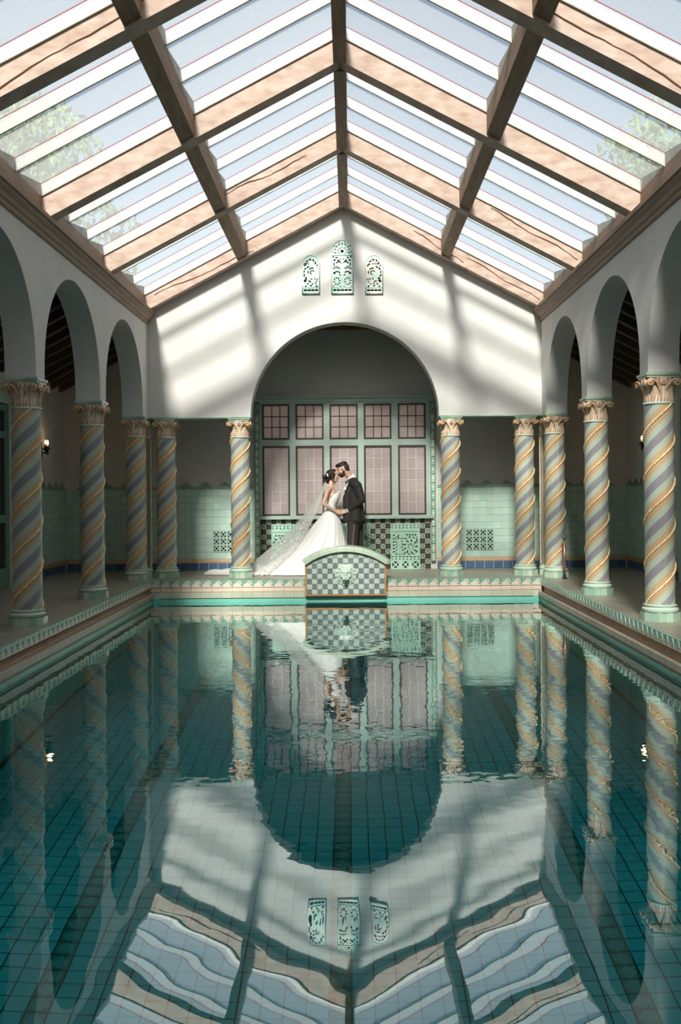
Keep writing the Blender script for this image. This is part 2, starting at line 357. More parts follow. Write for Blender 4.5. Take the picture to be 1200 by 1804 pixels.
    def sph(s, c, r, n=12, m=8, mi=0, M=None):
        if isinstance(r, (int, float)): r = (r, r, r)
        vs = [Vector((0, 0, -r[2]))]
        for j in range(1, m):
            ph = -pi / 2 + pi * j / m
            for i in range(n):
                a = 2 * pi * i / n
                vs.append(Vector((r[0] * cos(ph) * cos(a), r[1] * cos(ph) * sin(a), r[2] * sin(ph))))
        vs.append(Vector((0, 0, r[2])))
        if M is not None: vs = [M @ v for v in vs]
        vs = [v + Vector(c) for v in vs]
        fs = [(0, 1 + (i + 1) % n, 1 + i) for i in range(n)]
        for j in range(m - 2):
            for i in range(n):
                k = (i + 1) % n
                fs.append((1 + j * n + i, 1 + j * n + k, 1 + (j + 1) * n + k, 1 + (j + 1) * n + i))
        o = 1 + (m - 2) * n
        fs += [(o + i, o + (i + 1) % n, o + n) for i in range(n)]
        return s.add(vs, fs, mi)
    def mesh(s, name, mats, smooth=False):
        me = bpy.data.meshes.new(name); me.from_pydata(s.v, [], s.f); 
        for m in (mats if isinstance(mats, (list, tuple)) else [mats]): me.materials.append(m)
        if any(s.m): me.polygons.foreach_set('material_index', s.m)
        if smooth is True: me.polygons.foreach_set('use_smooth', [True] * len(s.f))
        me.update()
        if smooth == 'auto':
            me.polygons.foreach_set('use_smooth', [True] * len(s.f)); me.set_sharp_from_angle(angle=radians(38))
        return me
    def build(s, name, mats, parent=None, smooth=False, loc=(0, 0, 0), rot=0.0):
        return link(name, s.mesh(name, mats, smooth), parent, loc, rot)
def link(name, me, parent=None, loc=(0, 0, 0), rot=0.0):
    o = bpy.data.objects.new(name, me); col.objects.link(o); o.location = loc
    if isinstance(rot, (int, float)): o.rotation_euler = (0, 0, rot)
    else: o.rotation_euler = rot
    if parent is not None: o.parent = parent
    return o
def empty(name, loc=(0, 0, 0), rot=0.0):
    o = bpy.data.objects.new(name, None); col.objects.link(o); o.location = loc; o.rotation_euler = (0, 0, rot); return o
def tag(o, label=None, cat=None, group=None, kind=None):
    if label: o['label'] = label
    if cat: o['category'] = cat
    if group: o['group'] = group
    if kind: o['kind'] = kind
    return o
def struct(o): o['kind'] = 'structure'; return o
def stuff(o): o['kind'] = 'stuff'; return o
def copy_tree(o, parent=None):
    c = o.copy(); col.objects.link(c)
    if parent is not None: c.parent = parent
    for k in list(o.children): copy_tree(k, c)
    return c

# ------------------------------------------------------------------ dimensions
XW = 3.13; XW2 = 3.45; XC = 3.28; XD = 3.04; XO = 4.93
YE = 15.78; YE2 = 16.10; YC = 15.95; YD = 15.42; YB = 17.40; YN = -3.0; YP = 0.8
ZC = 2.555; ZW = -0.33; ZF = ZW - 2.4
SL = 0.527
COLY = [15.54, 12.92, 10.30, 7.68, 5.06, 2.44, -0.18, -2.80]
RAF = [15.58 - 2.6 * i for i in range(8)]

# ------------------------------------------------------------------ walls
def wall_from_samples(name, smp, lo, hi, along):
    # smp: (s, zlow, ztop); wall of thickness lo..hi across
    b = MB()
    def P(s, t, z): return (t, s, z) if along == 'y' else (s, t, z)
    for (s0, a0, t0), (s1, a1, t1) in zip(smp, smp[1:]):
        if abs(s1 - s0) > 1e-6:
            b.add([P(s0, lo, a0), P(s1, lo, a1), P(s1, lo, t1), P(s0, lo, t0)], [(0, 1, 2, 3)])
            b.add([P(s0, hi, a0), P(s1, hi, a1), P(s1, hi, t1), P(s0, hi, t0)], [(3, 2, 1, 0)])
            b.add([P(s0, lo, t0), P(s1, lo, t1), P(s1, hi, t1), P(s0, hi, t0)], [(0, 1, 2, 3)])
        b.add([P(s0, lo, a0), P(s0, hi, a0), P(s1, hi, a1), P(s1, lo, a1)], [(0, 1, 2, 3)])
    for (s, a, t) in (smp[0], smp[-1]):
        b.add([P(s, lo, a), P(s, hi, a), P(s, hi, t), P(s, lo, t)], [(0, 1, 2, 3)])
    bm = bmesh.new(); me = b.mesh(name, m_plaster)
    bm.from_mesh(me); bmesh.ops.remove_doubles(bm, verts=bm.verts, dist=1e-5); bmesh.ops.recalc_face_normals(bm, faces=bm.faces)
    bm.to_mesh(me); bm.free(); me.polygons.foreach_set('use_smooth', [True] * len(me.polygons)); me.set_sharp_from_angle(angle=radians(30))
    return struct(link(name, me))
smp = [(YN, ZC, 4.25)]
cs = sorted(COLY)
R = 1.165; ST = 0.115
for a, b_ in zip(cs, cs[1:]):
    c = (a + b_) / 2; rr = R + (b_ - a - 2.62) / 2
    smp.append((c - rr, ZC, 4.25))
    for i in range(0, 41):
        t = pi - pi * i / 40
        smp.append((c + rr * cos(t), ZC + ST + R * sin(t), 4.25))
    smp.append((c + rr, ZC, 4.25))
smp.append((YE, ZC, 4.25))
wall_left = wall_from_samples('wall_left', smp, -XW2, -XW, 'y')
wall_right = wall_from_samples('wall_right', smp, XW, XW2, 'y')
def gz(x): return 6.28 - SL * abs(x)
smp = [(-XW2, ZC, gz(XW2)), (-1.497, ZC, gz(1.497))]
for i in range(0, 65):
    t = pi - pi * i / 64; x = 1.497 * cos(t)
    smp.append((x, ZC + 1.497 * sin(t), gz(x)))
smp += [(1.497, ZC, gz(1.497)), (XW2, ZC, gz(XW2))]
wall_end = wall_from_samples('wall_end', smp, YE, YE2, 'x')
for sg in (-1, 1):
    MB().bx(min(sg * 1.50, sg * 3.44), max(sg * 1.50, sg * 3.44), YE - .006, YE2 + .006, ZC - .014, ZC + .004).build('lintel_trim', m_abacus, wall_end)
wb = MB(); wb.bx(-5.05, -1.5, YB, YB + .12, -.05, 4.3); wb.bx(1.48, 5.05, YB, YB + .12, -.05, 4.3); wb.bx(-1.5, 1.48, YB, YB + .12, -.05, .92); wb.bx(-1.5, 1.48, YB, YB + .12, 2.92, 4.3)
wall_back = struct(wb.build('wall_back', m_plaster))
wall_ol = struct(MB().bx(-5.05, -XO, YN - .1, YB, -.05, 3.35).build('wall_aisle_left', m_plaster))
wall_or = struct(MB().bx(XO, 5.05, YN - .1, YB, -.05, 3.35).build('wall_aisle_right', m_plaster))
struct(MB().bx(-5.05, 5.05, YN - .22, YN - .1, -.05, 6.4).build('wall_rear', m_plaster))

m_bounce_ground = mat('bounce_ground', (0.60, 0.50, 0.43), 0.9, c2=(0.50, 0.43, 0.37), nscale=.8)
struct(MB().bx(-30, 30, YB + .125, 60, -.5, -.3).build('ground', m_bounce_ground))  # unseen pale ground, added to bounce sunlight into the window panes
# aisle + alcove ceilings
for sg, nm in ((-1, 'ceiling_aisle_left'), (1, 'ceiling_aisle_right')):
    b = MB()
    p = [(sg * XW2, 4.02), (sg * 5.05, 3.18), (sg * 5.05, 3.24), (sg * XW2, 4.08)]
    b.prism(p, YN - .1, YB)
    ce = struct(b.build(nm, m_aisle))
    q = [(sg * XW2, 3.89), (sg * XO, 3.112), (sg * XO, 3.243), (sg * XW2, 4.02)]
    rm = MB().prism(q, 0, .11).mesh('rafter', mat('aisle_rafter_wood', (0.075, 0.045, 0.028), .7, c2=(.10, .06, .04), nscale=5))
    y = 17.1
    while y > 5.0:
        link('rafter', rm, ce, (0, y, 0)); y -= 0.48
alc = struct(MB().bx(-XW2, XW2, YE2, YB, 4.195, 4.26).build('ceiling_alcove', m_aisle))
for sg in (-1, 1):
    MB().bx(min(sg * XW2, sg * (XW2 - .03)), max(sg * XW2, sg * (XW2 - .03)), YE2, YB, 3.98, 4.195).build('closing_board', m_aisle, alc)
for y in (16.35, 16.9):
    MB().bx(-XW2 + .03, XW2 - .03, y, y + .09, 4.11, 4.195).build('ceiling_joist', m_wood2, alc)

# ------------------------------------------------------------------ glazed roof
roof = struct(empty('ceiling'))
ZB = 5.86; RD = 0.26
def zb(x): return ZB - SL * abs(x)
def zt(x): return ZB + RD - SL * abs(x)
def slab(b, x0, x1, y0, y1, za, zb2, zc, zd, mi=0):
    # sloped slab: at y0 heights za..zb2 above the rafter top line, at y1 zc..zd
    vs = []
    for y, l, h in ((y0, za, zb2), (y1, zc, zd)):
        for x in (x0, x1):
            vs += [(x, y, zt(x) + l), (x, y, zt(x) + h)]
    b.add(vs, [(0, 2, 3, 1), (4, 5, 7, 6), (0, 4, 6, 2), (1, 3, 7, 5), (0, 1, 5, 4), (2, 6, 7, 3)], mi)
rng = random.Random(3)
for i, f in enumerate(RAF):
    for sg in (-1, 1):
        b = MB(); b.prism([(0, zb(0)), (sg * XW, zb(XW)), (sg * XW, zt(XW)), (0, zt(0))], f, f + .2)
        ro = b.build('rafter', m_wood, roof)
        # split along the grain
        if i in (0, 1, 3):
            for (u0, u1, h0, h1) in {0: ((.45, .95, .03, .17),) if sg < 0 else ((.35, .6, .16, .06), (.62, .98, .17, .10)), 1: ((.15, .5, .12, .2),) if sg < 0 else ((.62, .98, .20, .13),), 3: ((.47, .99, .16, .03),)}[i]:
                pts = []
                for k in range(22):
                    t = k / 21; x = sg * XW * (u0 + (u1 - u0) * t)
                    pts.append((x, f - .0005, zb(x) + h0 + (h1 - h0) * t + .018 * sin(9 * t + i) + rng.uniform(-.006, .006)))
                MB().tube(pts, lambda t: .0045 + .004 * abs(sin(7 * t)), 5).build('split', m_crack, ro)
for i in range(7):
    y1 = RAF[i]; y0 = RAF[i + 1] + .2; L = (y1 - y0) / 3
    MB().bx(-.068, .068, y0, y1, ZB - .03, ZB + RD).build('ridge_beam', m_wood2, roof)
    for sg in (-1, 1):
        xs = [sg * 1.53, sg * 1.67]
        b = MB(); b.prism([(xs[0], zb(xs[0]) + .03), (xs[1], zb(xs[1]) + .03), (xs[1], zt(xs[1])), (xs[0], zt(xs[0]))], y0, y1)
        b.build('purlin', m_wood2, roof)
        b = MB()
        b.prism([(sg * XW, zb(XW) - .05), (sg * 3.24, zb(XW) - .05), (sg * 3.24, zt(XW)), (sg * XW, zt(XW))], y0, y1)
        b.build('eave_board', m_cornice, roof)
        for k in range(3):
            a = y0 + k * L; c = a + L
            for (xa, xb) in ((.068, 1.53), (1.67, XW)):
                g = MB(); slab(g, sg * xa, sg * xb, a, c, .0, .006, .125, .131); g.build('glass_pane', m_glass, roof)
                g = MB(); slab(g, sg * xa, sg * xb, c - .02, c - .001, .0, .118, .0, .118)
                bo = g.build('louvre_board', m_board, roof)
                g = MB(); slab(g, sg * xa, sg * xb, c - .026, c - .02, .119, .1245, .119, .1245); g.build('red_seal', m_red, bo)
                g = MB(); slab(g, sg * xa, sg * xb, c - .022, c, -.014, -.001, -.014, -.001); g.build('louvre_sill', m_cheek, bo)
            for (xa, xb) in ((1.53, 1.67), (XW, 3.24)):
                g = MB(); slab(g, sg * xa, sg * xb, a, c, .0, .004, .0, .131); g.build('louvre_cheek', m_cheek, roof)
        # the ridge cheek is shared, made once per louvre
    for k in range(3):
        a = y0 + k * L; c = a + L
        MB().add([(-.068, a, zt(0)), (.068, a, zt(0)), (-.068, c, zt(0)), (.068, c, zt(0)), (-.068, c, zt(0) + .1), (.068, c, zt(0) + .1)],
                 [(0, 1, 3, 2), (0, 4, 5, 1), (2, 3, 5, 4), (0, 2, 4), (1, 5, 3)]).build('ridge_cheek', m_cheek, roof)
for n_, sg in ((1, -1), (2, 1)):
    pr = [(0, 4.03), (.018, 4.03), (.03, 4.045), (.03, 4.075), (.05, 4.09), (.062, 4.125), (.095, 4.155), (.10, 4.175), (.128, 4.185), (.128, 4.23), (0, 4.23)]
    MB().prism([(sg * (XW - o), z) for o, z in pr], YN, YE).build('trim_%d' % n_, m_cornice, None)['kind'] = 'structure'

# ------------------------------------------------------------------ deck
fl = MB()
fl.bx(-XO, -XD, YN, YB, -.11, 0); fl.bx(XD, XO, YN, YB, -.11, 0); fl.bx(-XD, XD, YD, YB, -.11, 0); fl.bx(-XD, XD, YN, YP - .1, -.11, 0)
floor = struct(fl.build('floor', m_deck))
# wave tiles (relief): local x along the edge, y- is the face, z up; 0.158 long, 0.11 tall
def wave_mesh():
    b = MB(); Wd, Hd = .155, .112
    b.bev(-Wd / 2, Wd / 2, -.006, .012, -Hd, 0, .003, mi=1)
    top = [(0, .42), (.1, .44), (.22, .52), (.34, .66), (.45, .82), (.56, .93), (.68, .98), (.80, .95), (.90, .85), (.96, .70), (1.0, .52)]
    for (x0, h0), (x1, h1) in zip(top, top[1:]):
        a = -Wd / 2 + .003 + x0 * (Wd - .006); c = -Wd / 2 + .003 + x1 * (Wd - .006)
        b.prism([(a, -Hd + .003), (c, -Hd + .003), (c, -Hd + h1 * (Hd - .004)), (a, -Hd + h0 * (Hd - .004))], -.0085, -.005, 0)
    pts = []
    for k in range(15):
        t = k / 14; an = -1.25 + t * 5.2; r = .034 - .023 * t
        pts.append((.030 + r * cos(an), -.009, -.046 + r * sin(an)))
    pts = [(Wd / 2 - .003, -.009, -Hd * .62), (.058, -.009, -Hd * .72)] + pts
    b.tube(pts, lambda t: .0068 - .002 * t, 5, 1)
    return b.mesh('wave_tile', [m_cream, m_wave], False)
wm = wave_mesh()
def wave_run(p0, p1, rot, skip=None):
    d = Vector(p1) - Vector(p0); n = max(1, round(d.length / .158)); 
    for i in range(n):
        p = Vector(p0) + d * ((i + .5) / n)
        if skip and skip(p): continue
        link('wave_tile', wm, floor, p, rot)
wave_run((-XD, YD - .012, -.001), (XD, YD - .012, -.001), 0, lambda p: abs(p.x) < .56)
wave_run((-XD + .012, YD - .01, -.001), (-XD + .012, 4.0, -.001), pi / 2 * 1, None)
wave_run((XD - .012, 4.0, -.001), (XD - .012, YD - .01, -.001), -pi / 2, None)
# edge nosing, cove and gutter
for sg in (-1, 1):
    xe = sg * XD
    MB().prism([(xe, -.109), (xe + sg * .022, -.13), (xe + sg * .034, -.16), (xe + sg * .034, -.19), (xe + sg * .022, -.215), (xe - sg * .02, -.228), (xe - sg * .06, -.228), (xe - sg * .06, -.30), (xe + sg * .12, -.30), (xe + sg * .12, -.111)], YN, YB - 1.9).build('gutter_cove', m_gutter, floor)
b = MB(); b.bx(-XD, XD, YD, YD + .1, -.30, -.11); b.build('end_backing', m_grout, floor)
n = 38
pt = MB().bev(-.0785, .0785, -.004, .012, -.183, -.116, .003).mesh('pink_tile', m_pink)
for i in range(n):
    x = -XD + (i + .5) * 2 * XD / n
    if abs(x) > .56: link('pink_tile', pt, floor, (x, YD - .008, 0))
# gutter lip of small tiles, sides
lipm = MB().bev(-.04, .045, -.049, .049, -.262, -.18, .006, 'z+')
lv = MB()
lv.bx(-.03, .035, -.0495, .0495, -.262, -.185)
lv = MB(); lv.prism([(-.020, -.265), (.020, -.265), (.020, -.202), (.012, -.194), (-.014, -.194), (-.020, -.200)], -.0485, .0485)
lipmesh = lv.mesh('lip_tile', m_lip)
for sg in (-1, 1):
    rest = MB()
    y = YP + .05
    while y < YD - .12:
        if 7.4 < y < 14.6: link('lip_tile', lipmesh, floor, (sg * 2.982, y, 0), 0 if sg < 0 else pi)
        else: rest.prism([(sg * 2.982 + q[0], q[1]) for q in ((-.020, -.265), (.020, -.265), (.020, -.200), (.014, -.194), (-.014, -.194), (-.020, -.200))], y - .0485, y + .0485)
        y += .1
    stuff(rest.build('far_lip_tiles', m_lip, floor))
le = MB().prism([(-.0785, -.265), (.0785, -.265), (.0785, -.184), (-.0785, -.184)], -.05, .05).mesh('end_lip_tile', m_lipend)
for i in range(n):
    x = -XD + (i + .5) * 2 * XD / n
    if abs(x) < 2.96: link('end_lip_tile', le, floor, (x, YD - .08, 0))

# ------------------------------------------------------------------ pool basin and water
XP = 2.985; YPE = 15.31
pool = struct(empty('pool_basin'))
MB().bx(-XP - .1, -XP, YP - .1, YPE + .1, ZF - .1, -.266).build('basin_side', m_turq, pool)
MB().bx(XP, XP + .1, YP - .1, YPE + .1, ZF - .1, -.266).build('basin_side', m_turq, pool)
MB().bx(-XP, XP, YPE, YPE + .1, ZF - .1, -.266).build('basin_end', m_turqx, pool)
MB().bx(-XP, XP, YP - .1, YP, ZF - .1, -.10).build('basin_end', m_turqx, pool)
MB().bx(-XP, XP, YP, YPE, ZF - .1, ZF - .008).build('basin_bed', m_pgrout, pool)
T = .125
tm = MB().bev(-T / 2 + .003, T / 2 - .003, -T / 2 + .003, T / 2 - .003, -.01, 0, .002, 'z+').mesh('floor_tile', m_ptile)
lb = MB(); lb.bev(-T / 2 + .003, T / 2 - .003, -T / 2 + .003, T / 2 - .003, -.01, 0, .002, 'z+', 0)
lb.add([(0, -T / 2 + .004, .001), (T / 2 - .004, 0, .001), (0, T / 2 - .004, .001), (-T / 2 + .004, 0, .001)], [(0, 1, 2, 3)], 1)
lm = lb.mesh('lane_tile', [m_lane, m_lane2])
rest = MB(); restl = MB(); nf = 0; nl = 0
ny = int((YPE - YP) / T)
for j in range(ny):
    y = YP + (j + .5) * T
    for i in range(-23, 24):
        x = i * T; lane = i in (-13, 0, 13)
        if lane:
            if 4.2 < y < 12 and nl < 190: link('lane_tile', lm, pool, (x, y, ZF)); nl += 1
            else:
                restl.bev(x - T / 2 + .003, x + T / 2 - .003, y - T / 2 + .003, y + T / 2 - .003, ZF - .01, ZF, .002, 'z+', 0)
                restl.add([(x, y - T / 2 + .004, ZF + .001), (x + T / 2 - .004, y, ZF + .001), (x, y + T / 2 - .004, ZF + .001), (x - T / 2 + .004, y, ZF + .001)], [(0, 1, 2, 3)], 1)
        else:
            if 5.0 < y < 6.5 and abs(i) < 13 and nf < 290: link('floor_tile', tm, pool, (x, y, ZF)); nf += 1
            else: rest.bev(x - T / 2 + .003, x + T / 2 - .003, y - T / 2 + .003, y + T / 2 - .003, ZF - .01, ZF, .002, 'z+')
stuff(rest.build('further_floor_tiles', m_ptile, pool)); stuff(restl.build('further_lane_tiles', [m_lane, m_lane2], pool))
fit = MB()
fit.lathe([(.052, 0), (.052, .012), (.040, .018), (.034, .012), (.030, .004)], 18)
fit.sph((0, 0, .006), (.022, .022, .012), 10, 6, 1)
fm = fit.mesh('inlet_fitting', [m_copper, m_iron], True)
for y in (13.9, 11.4, 8.87, 6.35):
    for sg in (-1, 1):
        fo = link('inlet_fitting', fm, pool, (sg * XP, y, -.385), (0, -sg * pi / 2, 0))
# added fill lights with invented fixtures low in the long sides, brightening the water
for y in (3.2, 6.4, 9.6, 12.8):
    for sg in (-1, 1):
        b = MB(); b.lathe([(.11, 0), (.11, .012), (.085, .022), (.08, .010), (.01, .014)], 20)
        fx = link('fill_fixture', b.mesh('fill_fixture', m_bronze, 'auto'), pool, (sg * XP, y, -1.25), (0, -sg * pi / 2, 0))
        ld = bpy.data.lights.new('pool_fill_light', 'SPOT'); ld.energy = 13; ld.color = (.8, 1, .97); ld.shadow_soft_size = .06; ld.spot_size = radians(160); ld.spot_blend = .6
        ld.cycles.use_multiple_importance_sampling = False
        lo = bpy.data.objects.new('pool_fill_light', ld); col.objects.link(lo); lo.parent = pool; lo.location = (sg * (XP - .05), y, -1.25)
        lo.rotation_euler = Vector((-sg, 0, -.12)).to_track_quat('-Z', 'Y').to_euler()
wv = MB(); wv.add([(-XP, YP, 0), (XP, YP, 0), (XP, YPE, 0), (-XP, YPE, 0)], [(0, 1, 2, 3)])
water = wv.build('pool_water', m_water, None, loc=(0, 0, ZW))
tag(water, 'clear teal water filling the long tiled swimming pool', 'water', kind='stuff')

# ------------------------------------------------------------------ wainscot
def wains_tile_mesh(w_, h_): return MB().bev(-w_ / 2, w_ / 2, -.008, .004, -h_ / 2, h_ / 2, .003).mesh('tile', m_tile)
TW = .1225
wt = wains_tile_mesh(TW - .006, TW - .006)
rows = 10; z0 = .197
rest = MB()
for sg in (-1, 1):
    xs = 1.60; ci = 0
    MB().bx(min(sg * 1.585, sg * XO), max(sg * 1.585, sg * XO), YB - .006, YB, 0, 1.425).build('grout_bed', m_grout, wall_back)
    while xs + TW < XO:
        for r in range(rows):
            x = sg * (xs + TW / 2); z = z0 + (r + .5) * TW
            if 2.07 < sg * x < 2.56 and r in (0, 1, 2) and False: continue
            vent = (2 <= ci <= 5 if sg < 0 else 4 <= ci <= 7) and r in (1, 2, 3)
            if vent: continue
            if ci < 14: link('tile', wt, wall_back, (x, YB - .006, z))
            else: rest.bev(x - TW / 2 + .003, x + TW / 2 - .003, YB - .014, YB - .002, z - TW / 2 + .003, z + TW / 2 - .003, .003)
        xs += TW; ci += 1
stuff(rest.build('corner_tiles', m_tile, wall_back))
def crest_mesh():
    b = MB(); Wc = .345
    b.bx(-Wc / 2, Wc / 2, -.02, 0, 0, .022)
    N = 12; pr = [(-1 + 2 * k / N) for k in range(N + 1)]
    hh = lambda t: .022 + .10 * (1 - abs(t)) ** 1.7
    for a, c in zip(pr, pr[1:]):
        b.prism([(a * Wc / 2, .022), (c * Wc / 2, .022), (c * Wc / 2, hh(c)), (a * Wc / 2, hh(a))], -.014, 0)
    b.tube([(t * Wc / 2, -.016, hh(t)) for t in pr], .007, 5)
    for t in (-.5, 0, .5): b.tube([(t * .12, -.014, .024), (t * .05, -.016, hh(t * .25) - .012)], .005, 5)
    return b.mesh('crest_tile', m_crest)
cm = crest_mesh(); CW = .345
x = 1.60 + CW / 2
while x < XO - CW / 2 + .05:
    for sg in (-1, 1): link('crest_tile', cm, wall_back, (sg * x, YB, 1.425))
    x += CW
bb = MB().bev(-.0795, .0795, -.010, .004, .004, .126, .003).mesh('base_tile', m_blue)
rest = MB()
for sg in (-1, 1):
    x = 1.59 + .0825
    while x < XO - .05:
        if x < 3.3: link('base_tile', bb, wall_back, (sg * x, YB - .006, 0))
        else: rest.bev(sg * x - .0795, sg * x + .0795, YB - .016, YB, .004, .126, .003)
        x += .165
stuff(rest.build('corner_base_tiles', m_blue, wall_back))
for sg in (-1, 1):
    b = MB(); b.bx(min(sg * 1.59, sg * XO), max(sg * 1.59, sg * XO), YB - .012, YB, .132, .192)
    b.build('border_strip', m_orange, wall_back)
    b = MB(); x = 1.62
    while x < XO - .03:
        b.tube([(sg * x + .019 * cos(a), YB - .014, .162 + .019 * sin(a)) for a in [k * pi / 5 for k in range(10)]], .0055, 4, closed=True); x += .047
    stuff(b.build('border_rings', m_cream, wall_back))
# aisle walls
for sg, wo in ((-1, wall_ol), (1, wall_or)):
    b = MB(); bl = MB(); 
    y = YB - TW / 2
    ax = 'x+' if sg < 0 else 'x-'
    def bevx(mb, y0, y1, z0_, z1_, t):
        xa, xb = (-XO, -XO + t) if sg < 0 else (XO - t, XO)
        mb.bev(xa, xb, y0, y1, z0_, z1_, .003, ax)
    while y > 14.62:
        for r in range(rows): bevx(b, y - TW / 2 + .003, y + TW / 2 - .003, z0 + r * TW + .003, z0 + (r + 1) * TW - .003, .012)
        bevx(bl, y - TW / 2 + .003, y + TW / 2 - .003, .004, .126, .014)
        y -= TW
    stuff(b.build('aisle_tiles', m_tile, wo)); stuff(bl.build('aisle_base_tiles', m_blue, wo))
    MB().bx(min(sg * XO, sg * (XO - .012)), max(sg * XO, sg * (XO - .012)), 14.62, YB - .012, .132, .192).build('border_strip', m_orange, wo)
    y = YB - .03 - CW / 2
    while y > 14.62 + CW / 2: link('crest_tile', cm, wo, (sg * XO, y, 1.425), pi / 2 if sg < 0 else -pi / 2); y -= CW
# ventilation tiles set in the wainscot
def pierced(size, bar, frame, th, diamond, name, mats):
    b = MB(); h = size / 2
    b.bx(-h, h, -th, 0, h - frame, h); b.bx(-h, h, -th, 0, -h, -h + frame); b.bx(-h, -h + frame, -th, 0, -h + frame, h - frame); b.bx(h - frame, h, -th, 0, -h + frame, h - frame)
    Ro = (h - frame) * 1.06; Ri = Ro - bar * 1.4
    for q in range(4):
        a0, a1 = q * pi / 2, (q + 1) * pi / 2
        b.prism([(Ro * cos(a0), Ro * sin(a0)), (Ro * cos(a1), Ro * sin(a1)), (Ri * cos(a1), Ri * sin(a1)), (Ri * cos(a0), Ri * sin(a0))], -th * .9, 0)
    if diamond > 0:
        for an in (0, pi / 2):
            M = Matrix.Rotation(an, 3, 'Y'); b.bx(-Ri, Ri, -th * .8, 0, -diamond / 2, diamond / 2, M=M)
    b.add([(-h, .002, -h), (h, .002, -h), (h, .002, h), (-h, .002, h)], [(0, 1, 2, 3)], 1)
    return b.mesh(name, mats)
vent_me = pierced(TW - .006, .014, .012, .016, .0, 'vent_tile', [m_tile, m_dark])
for sg, lab in ((-1, 'pierced green tile air vent low in wall beside the bridal train'), (1, 'pierced green tile air vent low in wall to right of window')):
    c0 = 2 if sg < 0 else 4
    cx = sg * (1.60 + (c0 + 2) * TW)
    v = empty('air_vent', (cx, YB - .013, z0 + TW)); tag(v, lab, 'vent')
    for c in range(4):
        for r in range(3):
            link('vent_tile', vent_me, v, ((c - 1.5) * TW, 0, (r + .5) * TW))

# ------------------------------------------------------------------ leaded window in the alcove
def A17(px, py): 
    a = px - 617.0; b_ = py - 866.9; s_, c_ = sin(-.0079), cos(.0079)
    return 0.0736 + (c_ * a + s_ * b_) / 1750 * YB, 1.35 - (-s_ * a + c_ * b_) / 1750 * YB
win = struct(empty('window_1', (0, YB, 0)))
Y = -.0
sx = [(-1.443, -.965), (-.860, -.369), (-.267, .228), (.332, .815), (.928, 1.414)]
zT = (2.275, 2.895); zL = (.948, 2.165)
ox = -.012
b = MB()
edges = [-1.60, *[v for p in sx for v in p], 1.58]
for i in range(0, 12, 2): b.bx(edges[i] + ox, edges[i + 1] + ox, -.05, 0, .93, 2.93)
for (xa, xb) in sx:
    b.bx(xa + ox, xb + ox, -.05, 0, zL[1], zT[0]); b.bx(xa + ox, xb + ox, -.05, 0, zT[1], 2.93); b.bx(xa + ox, xb + ox, -.05, 0, .93, zL[0])
b.build('window_frame', m_green, win)
MB().prism([(-1.64, 2.93), (1.62, 2.93), (1.62, 2.99), (-1.64, 2.99)], -.07, 0).build('window_head', m_green, win)
b = MB(); b.bx(-1.66, 1.64, -.10, 0, 2.99, 3.03); b.bx(-1.68, 1.66, -.08, 0, 3.03, 3.06); b.build('head_moulding', m_green, win)
MB().bx(-1.53, 1.53, -.12, 0, .885, .93).build('window_sill', m_green, win)
for (xa, xb) in sx:
    for (za, zb_), nr in ((zT, 3), (zL, 6)):
        xa_, xb_ = xa + ox, xb + ox
        f = .028
        b = MB(); b.bx(xa_, xa_ + f, -.055, -.01, za, zb_); b.bx(xb_ - f, xb_, -.055, -.01, za, zb_); b.bx(xa_ + f, xb_ - f, -.055, -.01, za, za + f); b.bx(xa_ + f, xb_ - f, -.055, -.01, zb_ - f, zb_)
        sash = b.build('sash', m_sash, win)
        pw = (xb_ - xa_ - 2 * f) / 3; ph_ = (zb_ - za - 2 * f) / nr
        g = MB()
        for k in (1, 2): g.bx(xa_ + f + k * pw - .007, xa_ + f + k * pw + .007, -.034, -.018, za + f, zb_ - f)
        for k in range(1, nr): g.bx(xa_ + f, xb_ - f, -.033, -.018, za + f + k * ph_ - .007, za + f + k * ph_ + .007)
        g.build('lead_came', m_lead if nr == 6 else m_sash, sash)  # light put into the colour: lower leads pale as sunlit, upper dark as backlit
        pm = MB().bx(-pw / 2 - .001, pw / 2 + .001, -.003, .003, -ph_ / 2 - .001, ph_ / 2 + .001).mesh('pane', m_pane)
        for c in range(3):
            for r in range(nr):
                link('pane', pm, sash, (xa_ + f + (c + .5) * pw, -.025 + random.uniform(-.002, .002), za + f + (r + .5) * ph_), (random.uniform(-.012, .012), 0, random.uniform(-.012, .012)))
# flower-studded strips beside the window
for sg in (-1, 1):
    xc = sg * 1.535 + ox
    p = MB().bx(xc - .04, xc + .04, -.065, -.05, .13, 2.72).build('pilaster', m_green2, win)
    tl = MB().bev(-.030, .030, -.006, 0, -.068, .068, .004).mesh('pilaster_tile', m_plinthA)
    fb = MB(); fb.lathe([(.017, 0), (.015, .006), (.006, .009)], 8); fmesh = fb.mesh('flower_boss', m_rosette)
    z = .21
    while z < 2.7:
        link('pilaster_tile', tl, p, (xc, -.066, z)); link('flower_boss', fmesh, p, (xc, -.072, z), (pi / 2, 0, 0)); z += .152
    cb = MB(); cb.bx(xc - .05, xc + .05, -.075, -.05, 2.72, 2.93)
    for s2 in (-1, 1):
        cb.tube([(xc + s2 * (.02 + .018 * cos(a)), -.078, 2.86 + .03 * sin(a)) for a in [k * pi / 6 for k in range(12)]], .006, 5, 1, closed=True)
        cb.tube([(xc + s2 * .008, -.078, 2.74), (xc + s2 * .03, -.078, 2.78), (xc + s2 * .012, -.078, 2.83)], .006, 5, 1)
    cb.build('pilaster_cap', [m_green2, m_pale], win)

